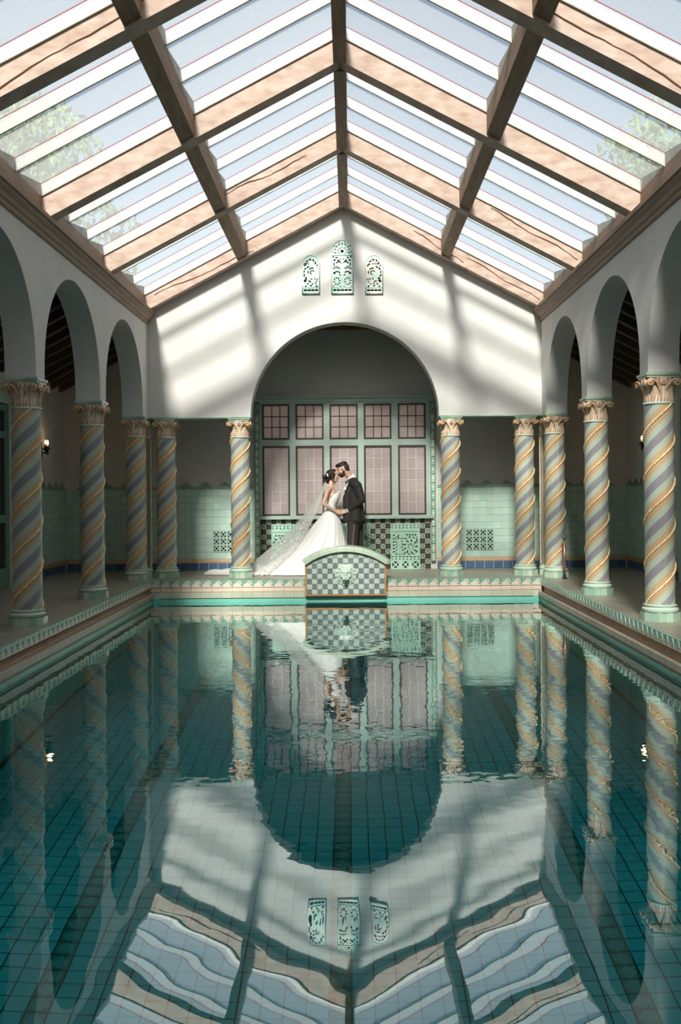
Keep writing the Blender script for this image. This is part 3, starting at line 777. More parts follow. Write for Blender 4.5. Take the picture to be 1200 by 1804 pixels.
# ------------------------------------------------------------------ pierced grille under the window
def plate_from_holes(w_, h_, th, holes, res, outline=None):
    # flat plate with openings: cells whose centre lies in an opening are left out
    nx = int(w_ / res); nz = int(h_ / res); dx = w_ / nx; dz = h_ / nz
    b = MB(); keep = [[True] * nz for _ in range(nx)]
    for i in range(nx):
        for k in range(nz):
            x = -w_ / 2 + (i + .5) * dx; z = (k + .5) * dz
            if outline and not outline(x, z): keep[i][k] = False; continue
            for hfun in holes:
                if hfun(x, z): keep[i][k] = False; break
    vid = {}
    def V(i, k, y):
        key = (i, k, y)
        if key not in vid: vid[key] = len(b.v); b.v.append((-w_ / 2 + i * dx, -th if y == 0 else 0, k * dz))
        return vid[key]
    for i in range(nx):
        for k in range(nz):
            if not keep[i][k]: continue
            b.f.append((V(i, k, 0), V(i + 1, k, 0), V(i + 1, k + 1, 0), V(i, k + 1, 0))); b.m.append(0)
            for di, dk, e in ((-1, 0, ((i, k), (i, k + 1))), (1, 0, ((i + 1, k + 1), (i + 1, k))), (0, -1, ((i + 1, k), (i, k))), (0, 1, ((i, k + 1), (i + 1, k + 1)))):
                ii, kk = i + di, k + dk
                if not (0 <= ii < nx and 0 <= kk < nz and keep[ii][kk]):
                    (a0, a1), (b0, b1) = e
                    b.f.append((V(a0, a1, 0), V(b0, b1, 0), V(b0, b1, 1), V(a0, a1, 1))); b.m.append(0)
    return b
def ell(cx, cz, rx, rz, an=0):
    ca, sa = cos(an), sin(an)
    return lambda x, z: (((x - cx) * ca + (z - cz) * sa) / rx) ** 2 + ((-(x - cx) * sa + (z - cz) * ca) / rz) ** 2 < 1
def arcseg(cx, cz, r0, r1, a0, a1):
    def fn(x, z):
        r = sqrt((x - cx) ** 2 + (z - cz) ** 2)
        if not r0 < r < r1: return False
        a = atan2(z - cz, x - cx) % (2 * pi); s = a0 % (2 * pi); e = (a1 - a0)
        return (a - s) % (2 * pi) < e
    return fn
gr = empty('radiator_grille', (0, YB, 0)); tag(gr, 'pierced green and brown tile grille beneath the leaded window', 'grille')
GX0, GX1 = -1.485, 1.465; cell = .0865
MB().bx(GX0 - .01, GX1 + .01, -.012, -.002, .0, .885).build('backing', m_dark, gr)
lt = pierced(cell - .003, .013, .008, .02, .0, 'lattice_tile', [m_mint, m_dark])
dk = pierced(cell - .003, .008, .008, .018, .008, 'lattice_tile', [m_brownp, m_dark])
ncol = 34; nrow = 10; cell_x = (GX1 - GX0) / ncol; cell_z = .885 / nrow
panels = [(2, 8), (12, 17), (17, 22), (26, 32)]
def inpanel(c): return any(a <= c < b_ for a, b_ in panels)
for c in range(ncol):
    for r in range(nrow):
        if r < nrow - 1 and inpanel(c): continue
        link('lattice_tile', dk if (c + r) % 2 else lt, gr, (GX0 + (c + .5) * cell_x, -.014, (r + .5) * cell_z))
bigp = pierced(.155, .034, .018, .022, .0, 'corner_tile', [m_mintp, m_dark])
for pi_, (a, b_) in enumerate(panels):
    xa = GX0 + a * cell_x; xb = GX0 + b_ * cell_x; wd = xb - xa; hgt = .885 - cell_z
    holes = []
    # two bands of small openings
    for zc in (.19, hgt - .055):
        for k in range(8):
            xx = -wd / 2 + wd * (k + .5) / 8
            for dz in (-.02, .02): holes.append(ell(xx, zc + dz, .017, .008, .6 if (k % 2) ^ (dz > 0) else -.6))
    # scrolling bird and leaf openings
    mz = .45; sgn = 1 if pi_ % 2 else -1
    for k in range(9):
        an = k * 2 * pi / 9; holes.append(ell(sgn * .09 + .105 * cos(an), mz - .06 + .105 * sin(an), .028, .012, an + .5))
    for k in range(6):
        an = k * 2 * pi / 6 + .3; holes.append(ell(sgn * .09 + .045 * cos(an), mz - .06 + .045 * sin(an), .020, .009, an + .9))
    for k in range(6): holes.append(ell(-sgn * .20, mz - .15 + k * .058, .026, .010, .35 * sgn))
    for k in range(4): holes.append(ell(-sgn * .12 + .03 * (k % 2), mz + .13 - k * .02, .024, .010, 1.0 + .4 * k))
    for k in range(4): holes.append(ell(sgn * (.03 + k * .05), mz + .145, .022, .011, -.5 + .5 * k))
    for k in range(4): holes.append(ell(sgn * (.20), mz + .10 - k * .03, .014, .009, .6))
    for k in range(4): holes.append(ell(-sgn * (.16 - k * .045), mz - .19, .010, .024, .3 - .2 * k))
    for k in range(13):
        an = k * 2 * pi / 13 + .2; hx, hz = sgn * .09 + .150 * cos(an), mz - .045 + .150 * sin(an)
        if abs(hx) < wd / 2 - .03 and .25 < hz < .64 and sgn * hx > -.03: holes.append(ell(hx, hz, .024, .010, an + 1.2))
    for k in range(5): holes.append(ell(-sgn * (.045 + .012 * (k % 2)), mz - .12 + k * .05, .010, .018, .5 * (-1) ** k))
    for k in range(6): holes.append(ell(-sgn * .155, mz - .12 + k * .045, .016, .009, -.5 * sgn))
    for k in range(3):
        xx = -wd / 2 + wd * (k + .5) / 3; hh_ = .058
        for an in (0, pi / 2, pi, 3 * pi / 2):
            holes.append(lambda x, z, xx=xx, an=an: (abs(x - xx) < .055 and abs(z - .075) < .055 and abs(abs(x - xx) - abs(z - .075)) > .016 and not (abs(x - xx) + abs(z - .075) < .022)))
    pl = plate_from_holes(wd - .006, hgt, .022, holes, .0052)
    pn = pl.build('scroll_panel', m_mintp, gr, loc=((xa + xb) / 2, -.014, 0))
    fr = MB(); w2 = wd / 2 - .004
    for (za, zb2) in ((.235, .66),):
        fr.bx(-w2, w2, -.034, -.0225, za - .012, za); fr.bx(-w2, w2, -.034, -.0225, zb2, zb2 + .012)
        fr.bx(-w2, -w2 + .012, -.034, -.0225, za, zb2); fr.bx(w2 - .012, w2, -.034, -.0225, za, zb2)
    fr.build('panel_frame', m_mintp, pn)
    rl = MB()
    pts = [(sgn * .09 + (.075 - .06 * t) * cos(9 * t), -.024, mz - .06 + (.075 - .06 * t) * sin(9 * t)) for t in [k / 24 for k in range(25)]]
    rl.tube(pts, .008, 5)
    rl.sph((-sgn * .10, -.022, mz - .02), (.035, .014, .10), 10, 8); rl.sph((-sgn * .085, -.022, mz + .11), (.022, .016, .026), 10, 8)
    for k in range(5): rl.sph((-sgn * (.13 - k * .02), -.022, mz - .15), (.010, .010, .05), 8, 6, M=Matrix.Rotation(sgn * (.5 - k * .2), 3, 'Y'))
    rl.build('scroll_relief', m_mintp, pn)

# ------------------------------------------------------------------ gable grilles
def gable_grille(w_, h_, kind, loc, label, mt):
    r = w_ / 2; holes = []
    def outl(x, z): return z < h_ - r or (x * x + (z - (h_ - r)) ** 2 < r * r)
    inner = lambda x, z, f: (abs(x) < r - f and z > f and (z < h_ - r or x * x + (z - (h_ - r)) ** 2 < (r - f) ** 2))
    if kind == 'tall':
        cz = h_ - r - .02
        holes.append(ell(0, cz + .01, .027, .027))
        for k in range(10):
            an = k * 2 * pi / 10 + .3; holes.append(ell(.062 * cos(an), cz + .01 + .062 * sin(an), .016, .008, an))
        for k in range(9):
            an = -.25 + k * (pi + .5) / 8; holes.append(ell(.112 * cos(an), cz + .015 + .112 * sin(an), .013, .013, 0))
        for k in range(6):
            an = -.1 + k * (pi + .2) / 5; holes.append(ell(.145 * cos(an), cz + .015 + .145 * sin(an), .010, .008, an))
        for s in (-1, 1):
            for k in range(8):
                an = k * 2 * pi / 8 + .2; holes.append(ell(s * .085 + .045 * cos(an), .20 + .055 * sin(an), .016, .010, an))
            for k in range(5): holes.append(ell(s * (.045 + k * .024), .405 + .02 * sin(k * .8), .009, .022, -s * (k - 2) * .35))
            holes += [arcseg(s * .08, .31, .035, .055, .4, 2.6), arcseg(s * .055, .47, .03, .05, .2, 2.8), ell(s * .125, .33, .018, .02, .5), ell(s * .035, .30, .02, .009, s * .8), ell(s * .13, .47, .01, .03, 0), ell(s * .06, .53, .022, .012, s * .5), ell(s * .12, .535, .018, .016, 0), ell(s * .022, .55, .012, .012), ell(s * .14, .12, .012, .01), ell(s * .03, .12, .018, .006), ell(s * .09, .575, .02, .012), ell(s * .14, .585, .012, .014)]
        nb = 5
    else:
        s = kind
        cx_, cz_ = -s * .022, .34
        holes += [arcseg(cx_, cz_, .022, .040, .2, 4.6), arcseg(cx_, cz_, .058, .080, 1.2, 2.4), arcseg(cx_, cz_, .058, .075, 2.7, 3.5)]
        for k in range(5):
            an = (-.9 + k * .55); a = an if s > 0 else pi - an
            holes.append(ell(.02 * s + .092 * cos(a), .33 + .10 * sin(a), .024, .014, a + 1.2))
        for k in range(5):
            an = k * pi / 4 * .9 + .3; holes.append(ell(.078 * cos(an), h_ - r + .075 * sin(an) - .01, .024, .013, an + 1.1))
        for k in range(5): holes.append(ell(-.03 + .02 * k * s, h_ - r - .005 + .014 * (k % 2), .012, .010, k))
        for k in range(6):
            an = k * 1.1; holes.append(ell(-s * .04 + .05 * cos(an), .20 + .045 * sin(an), .018, .010, an + .6))
        holes += [ell(s * .09, .21, .022, .03, .6 * s), ell(-s * .09, .12, .018, .016), ell(0, .13, .02, .012, .7), ell(s * .05, .16, .016, .012), ell(s * .08, .12, .016, .014), ell(s * .03, .205, .014, .014), ell(-s * .10, .23, .010, .016), ell(-s * .1, .45, .01, .02), ell(s * .1, .45, .01, .02)]
        nb = 4
    hol = [lambda x, z, f=f: inner(x, z, .024) and z > .105 and f(x, z) for f in holes]
    for k in range(nb):
        xx = -w_ / 2 + .025 + (w_ - .05) * (k + .5) / nb
        hol.append(lambda x, z, xx=xx: (abs(x - xx) / .030) ** 2 + ((z - .058) / .018) ** 2 < 1 and z > .046)
    g = plate_from_holes(w_, h_, .03, hol, .0062, outl)
    o = g.build('gable_grille', mt, None, loc=loc); tag(o, label, 'grille')
    fr = MB(); pts = [(-r + .008, -.032, .008), (r - .008, -.032, .008)] + [((r - .008) * cos(a), -.032, h_ - r + (r - .008) * sin(a)) for a in [pi * k / 18 for k in range(19)]]
    fr.tube(pts, .009, 6, closed=True); fr.tube([(-r + .01, -.031, .10), (r - .01, -.031, .10)], .007, 5)
    if kind == 'tall': fr.tube([(-r + .01, -.031, h_ - r - .075), (r - .01, -.031, h_ - r - .075)], .008, 5)
    fr.build('rim', m_gable, o, True)
    bk = MB(); bk.prism([(-r + .006, .006), (r - .006, .006)] + [((r - .006) * cos(a), h_ - r + (r - .006) * sin(a)) for a in [pi * k / 14 for k in range(15)]], -.003, -.0005)
    bk.build('dark_backing', m_dark, o)
gable_grille(.352, .86, 'tall', (-.024, YE - .001, 4.496), 'tallest round-topped aqua terracotta grille at the centre of the gable', m_gable)
gable_grille(.285, .62, -1, (-.522, YE - .001, 4.498), 'small arched aqua grille left of the tall gable grille', m_gable)
gable_grille(.285, .62, 1, (.480, YE - .001, 4.490), 'small arched grille with blush-tinted lower half on the gable', m_gable2)

# ------------------------------------------------------------------ spiral mosaic columns
PIT = .44; OFF = -.37
def make_column():
    c = empty('spiral_column')
    oc = MB(); octs = .186 / cos(pi / 8)
    for k in range(8):   # each side of the octagonal plinth is a pair of glazed tiles
        for hlf in (0, 1):
            a0 = pi / 8 + k * pi / 4; a1 = a0 + pi / 4
            p0 = Vector((octs * cos(a0), octs * sin(a0), 0)); p1 = Vector((octs * cos(a1), octs * sin(a1), 0))
            q0 = p0.lerp(p1, hlf * .5 + .006); q1 = p0.lerp(p1, hlf * .5 + .494)
            n0 = q0 * .93; n1 = q1 * .93
            oc.add([q0, q1, q1 + Vector((0, 0, .088)), q0 + Vector((0, 0, .088)), n0, n1, n1 + Vector((0, 0, .088)), n0 + Vector((0, 0, .088))],
                   [(0, 1, 2, 3), (3, 2, 6, 7), (0, 3, 7, 4), (1, 5, 6, 2)])
    pl = MB(); pl.lathe([(.175, 0), (.181, .002), (.181, .086), (.175, .092)], 8, a0=pi / 8); plo = pl.build('plinth', m_pale, c)
    oc.build('plinth_tile', m_plinthA, plo)['kind'] = 'stuff'
    b = MB(); b.lathe([(.150, .09), (.178, .094), (.187, .108), (.187, .122), (.176, .136), (.160, .140), (.156, .146), (.158, .150), (.168, .153), (.172, .160), (.168, .168), (.150, .172)], 32)
    b.build('base_moulding', m_pale, c, 'auto')
    b = MB(); b.lathe([(.150, .17), (.150, .9), (.1495, 1.6), (.148, 2.235)], 40); b.build('shaft', m_shaft, c, 'auto')
    for st in (0, 1):
        pts = []; rad = []; N = 420
        zz0, zz1 = .175, 2.232
        L = 0
        for k in range(N):
            z = zz0 + (zz1 - zz0) * k / (N - 1)
            th = (z / PIT + OFF) * pi + st * pi
            pts.append((.154 * cos(th), .154 * sin(th), z)); rad.append(.0125 * (.55 + .45 * abs(sin(k * pi / 4.0))))
        b = MB(); b.tube(pts, rad, 6); b.build('rope_moulding', m_rope, c, True)
    b = MB(); b.lathe([(.148, 2.228), (.160, 2.232), (.163, 2.241), (.158, 2.250), (.148, 2.252)], 32); b.build('necking', m_pale, c, 'auto')
    fl_ = lambda a, z: 1 + .035 * abs(cos(a * 12)) if z < 2.44 else 1 + .02 * abs(cos(a * 12))
    b = MB(); b.lathe([(.142, 2.25), (.142, 2.31), (.144, 2.36), (.150, 2.41), (.160, 2.45), (.170, 2.48), (.172, 2.502)], 96, flute=fl_)
    b.build('capital', m_cap, c, 'auto')
    b = MB()
    for k in range(28):
        a_ = 2 * pi * (k + .5) / 28; top_ = 2.40 + .05 * ((k * 7) % 5) / 5
        b.tube([((.1465 + .022 * max(0, (z - 2.36) / .1) ** 1.5) * cos(a_ + .06 * sin(z * 22)), (.1465 + .022 * max(0, (z - 2.36) / .1) ** 1.5) * sin(a_ + .06 * sin(z * 22)), z) for z in [2.256 + (top_ - 2.256) * j / 6 for j in range(7)]], lambda t: .0065 * (1 - .6 * t), 5)
    b.build('acanthus_rib', m_volute, c, True)
    # volutes: one spiral on each face at each corner
    def spiral(sg):
        pts = []
        pts += [(sg * .014, .012, 2.262), (sg * .018, .010, 2.31), (sg * .030, .006, 2.36), (sg * .047, .0, 2.405), (sg * .070, -.005, 2.448), (sg * .10, -.010, 2.474)]
        cx_, cz_ = sg * .135, 2.444; 
        for k in range(1, 22):
            t = k / 21; an = pi * .62 - t * 9.0; r = .036 * (1 - .85 * t)
            pts.append((cx_ + sg * r * cos(an), -.016 - .008 * t, cz_ + r * sin(an)))
        return pts
    for q in range(4):
        M = Matrix.Rotation(q * pi / 2, 4, 'Z')
        for sg in (-1, 1):
            b = MB()
            pts = [M @ Vector((p[0], p[1] - .150 - .02 * min(1, abs(p[0]) / .1), p[2])) for p in spiral(sg)]
            b.tube(pts, lambda t: min(.005 + .05 * t, .0135) - .005 * t, 6)
            dM = M @ Matrix.Translation((sg * .135, -.166, 2.444)) @ Matrix.Rotation(pi / 2, 4, 'X')
            d = MB(); d.lathe([(.034, -.012), (.034, .012), (.02, .016)], 14)
            b.add([dM @ Vector(v) for v in d.v], d.f)
            b.build('volute', m_volute, c, True)
        r_ = MB(); r_.lathe([(.030, 0), (.030, .008), (.024, .012), (.022, .008)], 16, mi=0)
        for k in range(8):
            an = k * pi / 4; r_.sph((.013 * cos(an), .013 * sin(an), .012), (.007, .007, .005), 6, 4, 1)
        r_.sph((0, 0, .012), (.007, .007, .006), 8, 5, 0)
        rM = M @ Matrix.Translation((0, -.168, 2.455)) @ Matrix.Rotation(pi / 2, 4, 'X')
        r_.v = [tuple(rM @ Vector(v)) for v in r_.v]
        r_.build('rosette', [m_rosette, m_red2], c)
    b = MB(); h = .176
    b.bx(-h + .012, h - .012, -h + .012, h - .012, 2.498, 2.522); b.bx(-h, h, -h, h, 2.522, 2.551)
    b.build('abacus', m_abacus, c)
    return c
proto = make_column()
colgrp = 'spiral mosaic columns around the pool'
specs = [
    (XC, COLY[2], 0, 'sunlit spiral mosaic column closest to the viewer along the right arcade'),
    (XC, COLY[1], 0, 'sunlit spiral mosaic column second from the front along the right arcade'),
    (XC, COLY[0], 0, 'spiral mosaic column at the right corner just behind the copper post'),
    (2.876, YC, pi / 2, 'spiral mosaic column under the end wall near the right corner cluster'),
    (1.689, YC, pi / 2, 'spiral mosaic column at the right springing of the big arch'),
    (-1.689, YC, pi / 2, 'spiral mosaic column standing in front of the bridal train'),
    (-2.876, YC, pi / 2, 'spiral mosaic column under the end wall near the left corner cluster'),
    (-XC, COLY[0], 0, 'shaded spiral mosaic column at the left corner of the pool'),
    (-XC, COLY[1], 0, 'shaded spiral mosaic column second from the front along the left arcade'),
    (-XC, COLY[2], 0, 'shaded spiral mosaic column closest to the viewer along the left arcade'),
]
for i, (x, y, r, lab) in enumerate(specs):
    o = proto if i == 0 else copy_tree(proto)
    o.location = (x, y, 0); o.rotation_euler = (0, 0, r); tag(o, lab, 'column', colgrp, 'thing')
# slender corner posts
for sg, lab in ((-1, 'slender mosaic corner post with gold rope in the left shadow'), (1, 'slender mosaic corner post with gold rope behind the right corner column')):
    p = empty('corner_post', (sg * 3.20, YC + .02, 0)); tag(p, lab, 'post', kind='thing')
    MB().lathe([(.09, 0), (.10, .003), (.10, .088), (.09, .092)], 8, a0=pi / 8).build('plinth', m_pale, p)
    MB().lathe([(.075, .09), (.095, .10), (.098, .12), (.085, .14), (.09, .155), (.088, .168), (.07, .172)], 20).build('base_moulding', m_pale, p, 'auto')
    MB().bx(-.068, .068, -.068, .068, .17, 2.24).build('shaft', m_post, p)
    for (dx, dy) in ((0, -.07), (-sg * .07, 0)):
        N = 260
        b = MB(); b.tube([(dx, dy, .175 + 2.06 * k / (N - 1)) for k in range(N)], [.015 * (.62 + .38 * abs(sin(k * pi / 5))) for k in range(N)], 6); b.build('rope_moulding', m_rope, p, True)
    MB().lathe([(.068, 2.228), (.092, 2.236), (.092, 2.246), (.068, 2.252)], 20).build('necking', m_pale, p, 'auto')
    b = MB(); b.lathe([(.075, 2.25), (.076, 2.34), (.085, 2.42), (.105, 2.48), (.11, 2.502)], 64, flute=lambda a, z: 1 + .05 * abs(cos(a * 8))); b.build('capital', m_cap, p, 'auto')
    for q in range(4):
        M = Matrix.Rotation(q * pi / 2, 4, 'Z')
        for s in (-1, 1):
            b = MB(); b.tube([M @ Vector((s * (.075 + .026 * (1 - .8 * t) * cos(1.9 - 8 * t)), -.105, 2.455 + .03 * (1 - .8 * t) * sin(1.9 - 8 * t))) for t in [k / 16 for k in range(17)]], .009, 5); b.build('volute', m_volute, p, True)
    MB().bx(-.125, .125, -.125, .125, 2.5, 2.551).build('abacus', m_abacus, p)

# ------------------------------------------------------------------ lion fountain
ft = empty('lion_fountain', (-.005, 15.22, 0)); tag(ft, 'arched tile fountain block with lion mask at the pool end', 'fountain')
HW = .615; ZB0 = -.235; ARC = 1.13; ZCN = .523 - ARC
def arcz(x, R_): return ZCN + sqrt(max(0, R_ * R_ - x * x))
b = MB(); N = 24
poly = [(-HW, ZB0), (HW, ZB0)] + [(HW - 2 * HW * k / N, arcz(HW - 2 * HW * k / N, ARC - .05)) for k in range(N + 1)]
b.prism(poly, .0, .34); b.build('body', m_grout, ft)
# orange frame
b = MB(); t = .020
b.bx(-HW - .008, -HW + t, -.014, .05, ZB0, arcz(HW, ARC - .075)); b.build('frame_strip', m_orange, ft)
MB().bx(HW - t, HW + .008, -.014, .05, ZB0, arcz(HW, ARC - .075)).build('frame_strip', m_orange, ft)
MB().bx(-HW + t, HW - t, -.014, .05, ZB0, ZB0 + t).build('frame_strip', m_orange, ft)
b = MB()
for k in range(N):
    x0 = -HW + t + (2 * HW - 2 * t) * k / N; x1 = -HW + t + (2 * HW - 2 * t) * (k + 1) / N
    b.prism([(x0, arcz(x0, ARC - .097)), (x1, arcz(x1, ARC - .097)), (x1, arcz(x1, ARC - .073)), (x0, arcz(x0, ARC - .073))], -.014, 0)
b.build('frame_arch', m_orange, ft)
# checkerboard tiles
nc = 15; iw = (2 * HW - 2 * t) / nc; g = .003
def full_tile(dark):
    b = MB(); h = iw / 2 - g / 2
    b.bev(-h, h, -.008, 0, -h, h, .002, mi=0)
    if dark:
        for i in (-1, 0, 1):
            for k in (-1, 0, 1): b.bev(i * .024 - .0085, i * .024 + .0085, -.0115, -.0078, k * .024 - .0085, k * .024 + .0085, .002, mi=1)
    else:
        for an in (0, pi / 2, pi / 4, -pi / 4):
            M = Matrix.Rotation(an, 3, 'Y'); b.bx(-.028, .028, -.0105, -.0078, -.004, .004, 1, M=M)
    return b.mesh('tile', [m_dkblue, m_dkdot] if dark else [m_ltile, m_lfl])
td, tl_ = full_tile(True), full_tile(False)
for c in range(nc):
    xa = -HW + t + c * iw; xb = xa + iw
    for r in range(12):
        za = ZB0 + t + r * iw; zb_ = za + iw; dark = (c + r) % 2 == 0
        top = min(arcz(x, ARC - .100) for x in (xa, xb))
        if zb_ <= top: link('tile', td if dark else tl_, ft, ((xa + xb) / 2, 0, (za + zb_) / 2))
        else:
            ps = [(xa + g / 2 + (iw - g) * k / 4) for k in range(5)]
            tops = [min(zb_ - g / 2, arcz(x, ARC - .100)) for x in ps]
            if max(tops) < za + .012: continue
            tops = [max(tp, za + .003) for tp in tops]
            poly = [(xa + g / 2, za + g / 2), (xb - g / 2, za + g / 2)] + list(zip(ps[::-1], tops[::-1]))
            MB().prism(poly, -.008, 0).build('tile', m_dkblue if dark else m_ltile, ft)
# moulded coping in short lengths
prof = [(-.060, -.030), (-.060, -.012), (-.050, .0), (-.052, .012), (-.030, .040), (.0, .052), (.10, .056), (.34, .056), (.36, .04), (.36, -.04), (0, -.04)]
amax = math.asin(.665 / ARC); nseg = 10
for k in range(nseg):
    a0 = -amax + 2 * amax * k / nseg + .0009; a1 = -amax + 2 * amax * (k + 1) / nseg - .0009
    b = MB(); S = 4; vs = []
    for j in range(S + 1):
        a = a0 + (a1 - a0) * j / S
        for (py_, rr) in prof:
            r_ = ARC - .053 + rr; vs.append((r_ * sin(a), py_, ZCN + r_ * cos(a)))
    npf = len(prof); fs = []
    for j in range(S):
        for q in range(npf):
            q2 = (q + 1) % npf; fs.append((j * npf + q, j * npf + q2, (j + 1) * npf + q2, (j + 1) * npf + q))
    fs += [tuple(range(npf - 1, -1, -1)), tuple(S * npf + q for q in range(npf))]
    b.add(vs, fs); b.build('coping_tile', m_palerand, ft)

def remeshed(name, mb, voxel, mats, parent=None, smooth_it=2, matfn=None, loc=(0, 0, 0), keep=False):
    me = mb.mesh(name, m_dark); o = bpy.data.objects.new('tmp', me); col.objects.link(o)
    r = o.modifiers.new('r', 'REMESH'); r.mode = 'VOXEL'; r.voxel_size = voxel
    if smooth_it:
        s = o.modifiers.new('s', 'SMOOTH'); s.iterations = smooth_it; s.factor = .5
    dg = bpy.context.evaluated_depsgraph_get()
    m2 = bpy.data.meshes.new_from_object(o.evaluated_get(dg)); m2.name = name
    bpy.data.objects.remove(o); bpy.data.meshes.remove(me)
    m2.materials.clear()
    for m in (mats if isinstance(mats, (list, tuple)) else [mats]): m2.materials.append(m)
    m2.polygons.foreach_set('use_smooth', [True] * len(m2.polygons))
    m2.polygons.foreach_set('material_index', [matfn(p.center) if matfn else 0 for p in m2.polygons])
    return link(name, m2, parent, loc)
def capsule(mb, p0, p1, r0, r1, n=14):
    p0 = Vector(p0); p1 = Vector(p1); pts = []; rr = []
    d = (p1 - p0); L = d.length; d = d / L if L > 1e-6 else Vector((0, 0, 1))
    for k in range(4): a = -pi / 2 + (k + .15) * pi / 2 / 4; pts.append(p0 + d * (r0 * sin(a))); rr.append(max(.0004, r0 * cos(a)))
    for k in range(5): t_ = k / 4; pts.append(p0.lerp(p1, t_)); rr.append(r0 + (r1 - r0) * t_)
    for k in range(4): a = (k + .85) * pi / 2 / 4; pts.append(p1 + d * (r1 * sin(a))); rr.append(max(.0004, r1 * cos(a)))
    mb.tube(pts, rr, n)
# lion mask
lv = MB(); lv.lathe([(.158, 0), (.158, .008), (.13, .014), (.02, .014)], 32, flute=lambda a, z: 1 + .045 * abs(cos(a * 9)))
lv.v = [(x, -z, y) for x, y, z in lv.v]; lv.f = [f[::-1] for f in lv.f]
sh = lv.build('mask_shell', m_shell, ft, loc=(0, -.01, .085))
ln = MB()
ln.sph((0, -.02, .02), (.095, .05, .10), 20, 14); ln.sph((0, -.055, -.055), (.052, .055, .042), 16, 10)
ln.sph((0, -.075, -.005), (.026, .035, .065), 12, 10); ln.sph((0, -.105, -.035), (.024, .016, .014), 10, 8)
for s in (-1, 1):
    ln.sph((s * .042, -.058, .045), (.034, .022, .013), 10, 8, M=Matrix.Rotation(s * .35, 3, 'Y'))
    ln.sph((s * .060, -.045, -.015), (.030, .025, .035), 10, 8); ln.sph((s * .024, -.092, -.062), (.026, .024, .022), 10, 8)
    ln.sph((s * .078, -.03, .095), (.024, .02, .028), 10, 8); ln.sph((s * .040, -.058, .022), (.012, .010, .009), 8, 6)
for k in range(26):
    an = 2 * pi * k / 26; rr = .112 + .016 * (k % 2); tw = .22 if cos(an) > 0 else -.22
    capsule(ln, (.070 * cos(an), -.025, .01 + .075 * sin(an)), (rr * 1.16 * cos(an - tw), -.010, rr * 1.16 * sin(an - tw)), .020, .0125, 8)
for k in range(17):
    an = 2 * pi * k / 17; tw = .3 if cos(an) > 0 else -.3
    if sin(an) > -.6: capsule(ln, (.060 * cos(an), -.05, .02 + .062 * sin(an)), (.098 * cos(an - tw), -.030, .01 + .10 * sin(an - tw)), .016, .009, 8)
ln.sph((0, -.065, -.105), (.030, .028, .018), 10, 8)
def lionm(c): return 1 if (c.z < -.075 and abs(c.x) < .03 and c.y < -.05 and c.z > -.10) else 0
mask = remeshed('lion_mask', ln, .0055, [m_lion, m_stain], ft, 1, lionm, loc=(0, -.018, .09))
sp_ = MB(); sp_.tube([(0, -.05, -.085), (0, -.125, -.088)], .013, 10); sp_.tube([(0, -.122, -.088), (0, -.132, -.088)], .017, 10)
sp_.build('water_spout', m_bronze, ft, True, loc=(0, -.018, .09))

# ------------------------------------------------------------------ copper post, sconces, dome camera, doors
cp = empty('copper_post', (3.345, 15.20, 0)); tag(cp, 'short copper post with dark ball top before the right corner column', 'post')
MB().lathe([(.045, 0), (.045, .01), (.030, .018), (.024, .05), (.020, .055)], 18).build('foot', m_iron, cp, 'auto')
MB().lathe([(.019, .05), (.019, .585)], 18).build('pole', m_copper, cp, True)
b = MB(); b.lathe([(.019, .58), (.025, .585), (.025, .60), (.014, .606)], 16); b.sph((0, 0, .632), .032, 16, 12); b.sph((0, 0, .668), .012, 10, 8); b.build('ball_finial', m_bronze, cp, 'auto')
def sconce(x, y, z, sg, lab):
    s = empty('wall_sconce', (x, y, z + .03), 0 if sg < 0 else pi); tag(s, lab, 'wall lamp')
    # local +x points into the room
    b = MB(); b.prism([(0, -.19), (.02, -.20), (.03, -.16), (.022, .12), (.035, .19), (.012, .155), (0, .19)], -.035, .035); b.build('backplate', m_iron, s)
    b = MB(); b.tube([(.02, 0, -.10), (.06, 0, -.12), (.10, 0, -.10), (.12, 0, -.06)], .010, 8); b.tube([(.02, 0, -.04), (.07, 0, -.07), (.12, 0, -.06)], .008, 8); b.build('arm', m_iron, s, True)
    MB().bx(.055, .155, -.085, .085, -.062, -.045).build('tray', m_iron, s)
    for dy in (-.055, .055):
        b = MB(); b.lathe([(.014, -.045), (.026, -.035), (.026, -.015), (.018, -.01)], 12, c=(.105, dy, 0)); b.lathe([(.010, -.15), (.015, -.10), (.012, -.062)], 10, c=(.105, dy, 0)); b.build('candle_cup', m_iron, s, 'auto')
        MB().lathe([(.013, -.012), (.013, .022)], 12, c=(.105, dy, 0)).build('candle_sleeve', m_cream, s, True)
        b = MB(); b.lathe([(.006, .022), (.016, .035), (.018, .05), (.012, .072), (.003, .092)], 12, c=(.105, dy, 0)); b.build('bulb', m_bulb, s, True)
    ld = bpy.data.lights.new('sconce_glow', 'POINT'); ld.energy = 1.2; ld.color = (1, .62, .3); ld.shadow_soft_size = .05
    lo = bpy.data.objects.new('sconce_glow', ld); col.objects.link(lo); lo.parent = s; lo.location = (.12, 0, .10)
sconce(-XO, 16.05, 2.11, -1, 'lit two-candle iron sconce on the dim left aisle wall')
sconce(XO, 16.1, 2.11, 1, 'lit two-candle iron sconce half behind the front right column')
dc = empty('dome_camera', (-.01, 15.93, 4.052)); tag(dc, 'small white dome security camera under the crown of the arch', 'camera')
MB().lathe([(.040, 0), (.040, -.022), (.034, -.026)], 20).build('mount', m_shirt, dc, 'auto')
b = MB(); b.sph((0, 0, -.026), (.030, .030, .028), 16, 10); b.build('dome', m_dpane, dc, True)
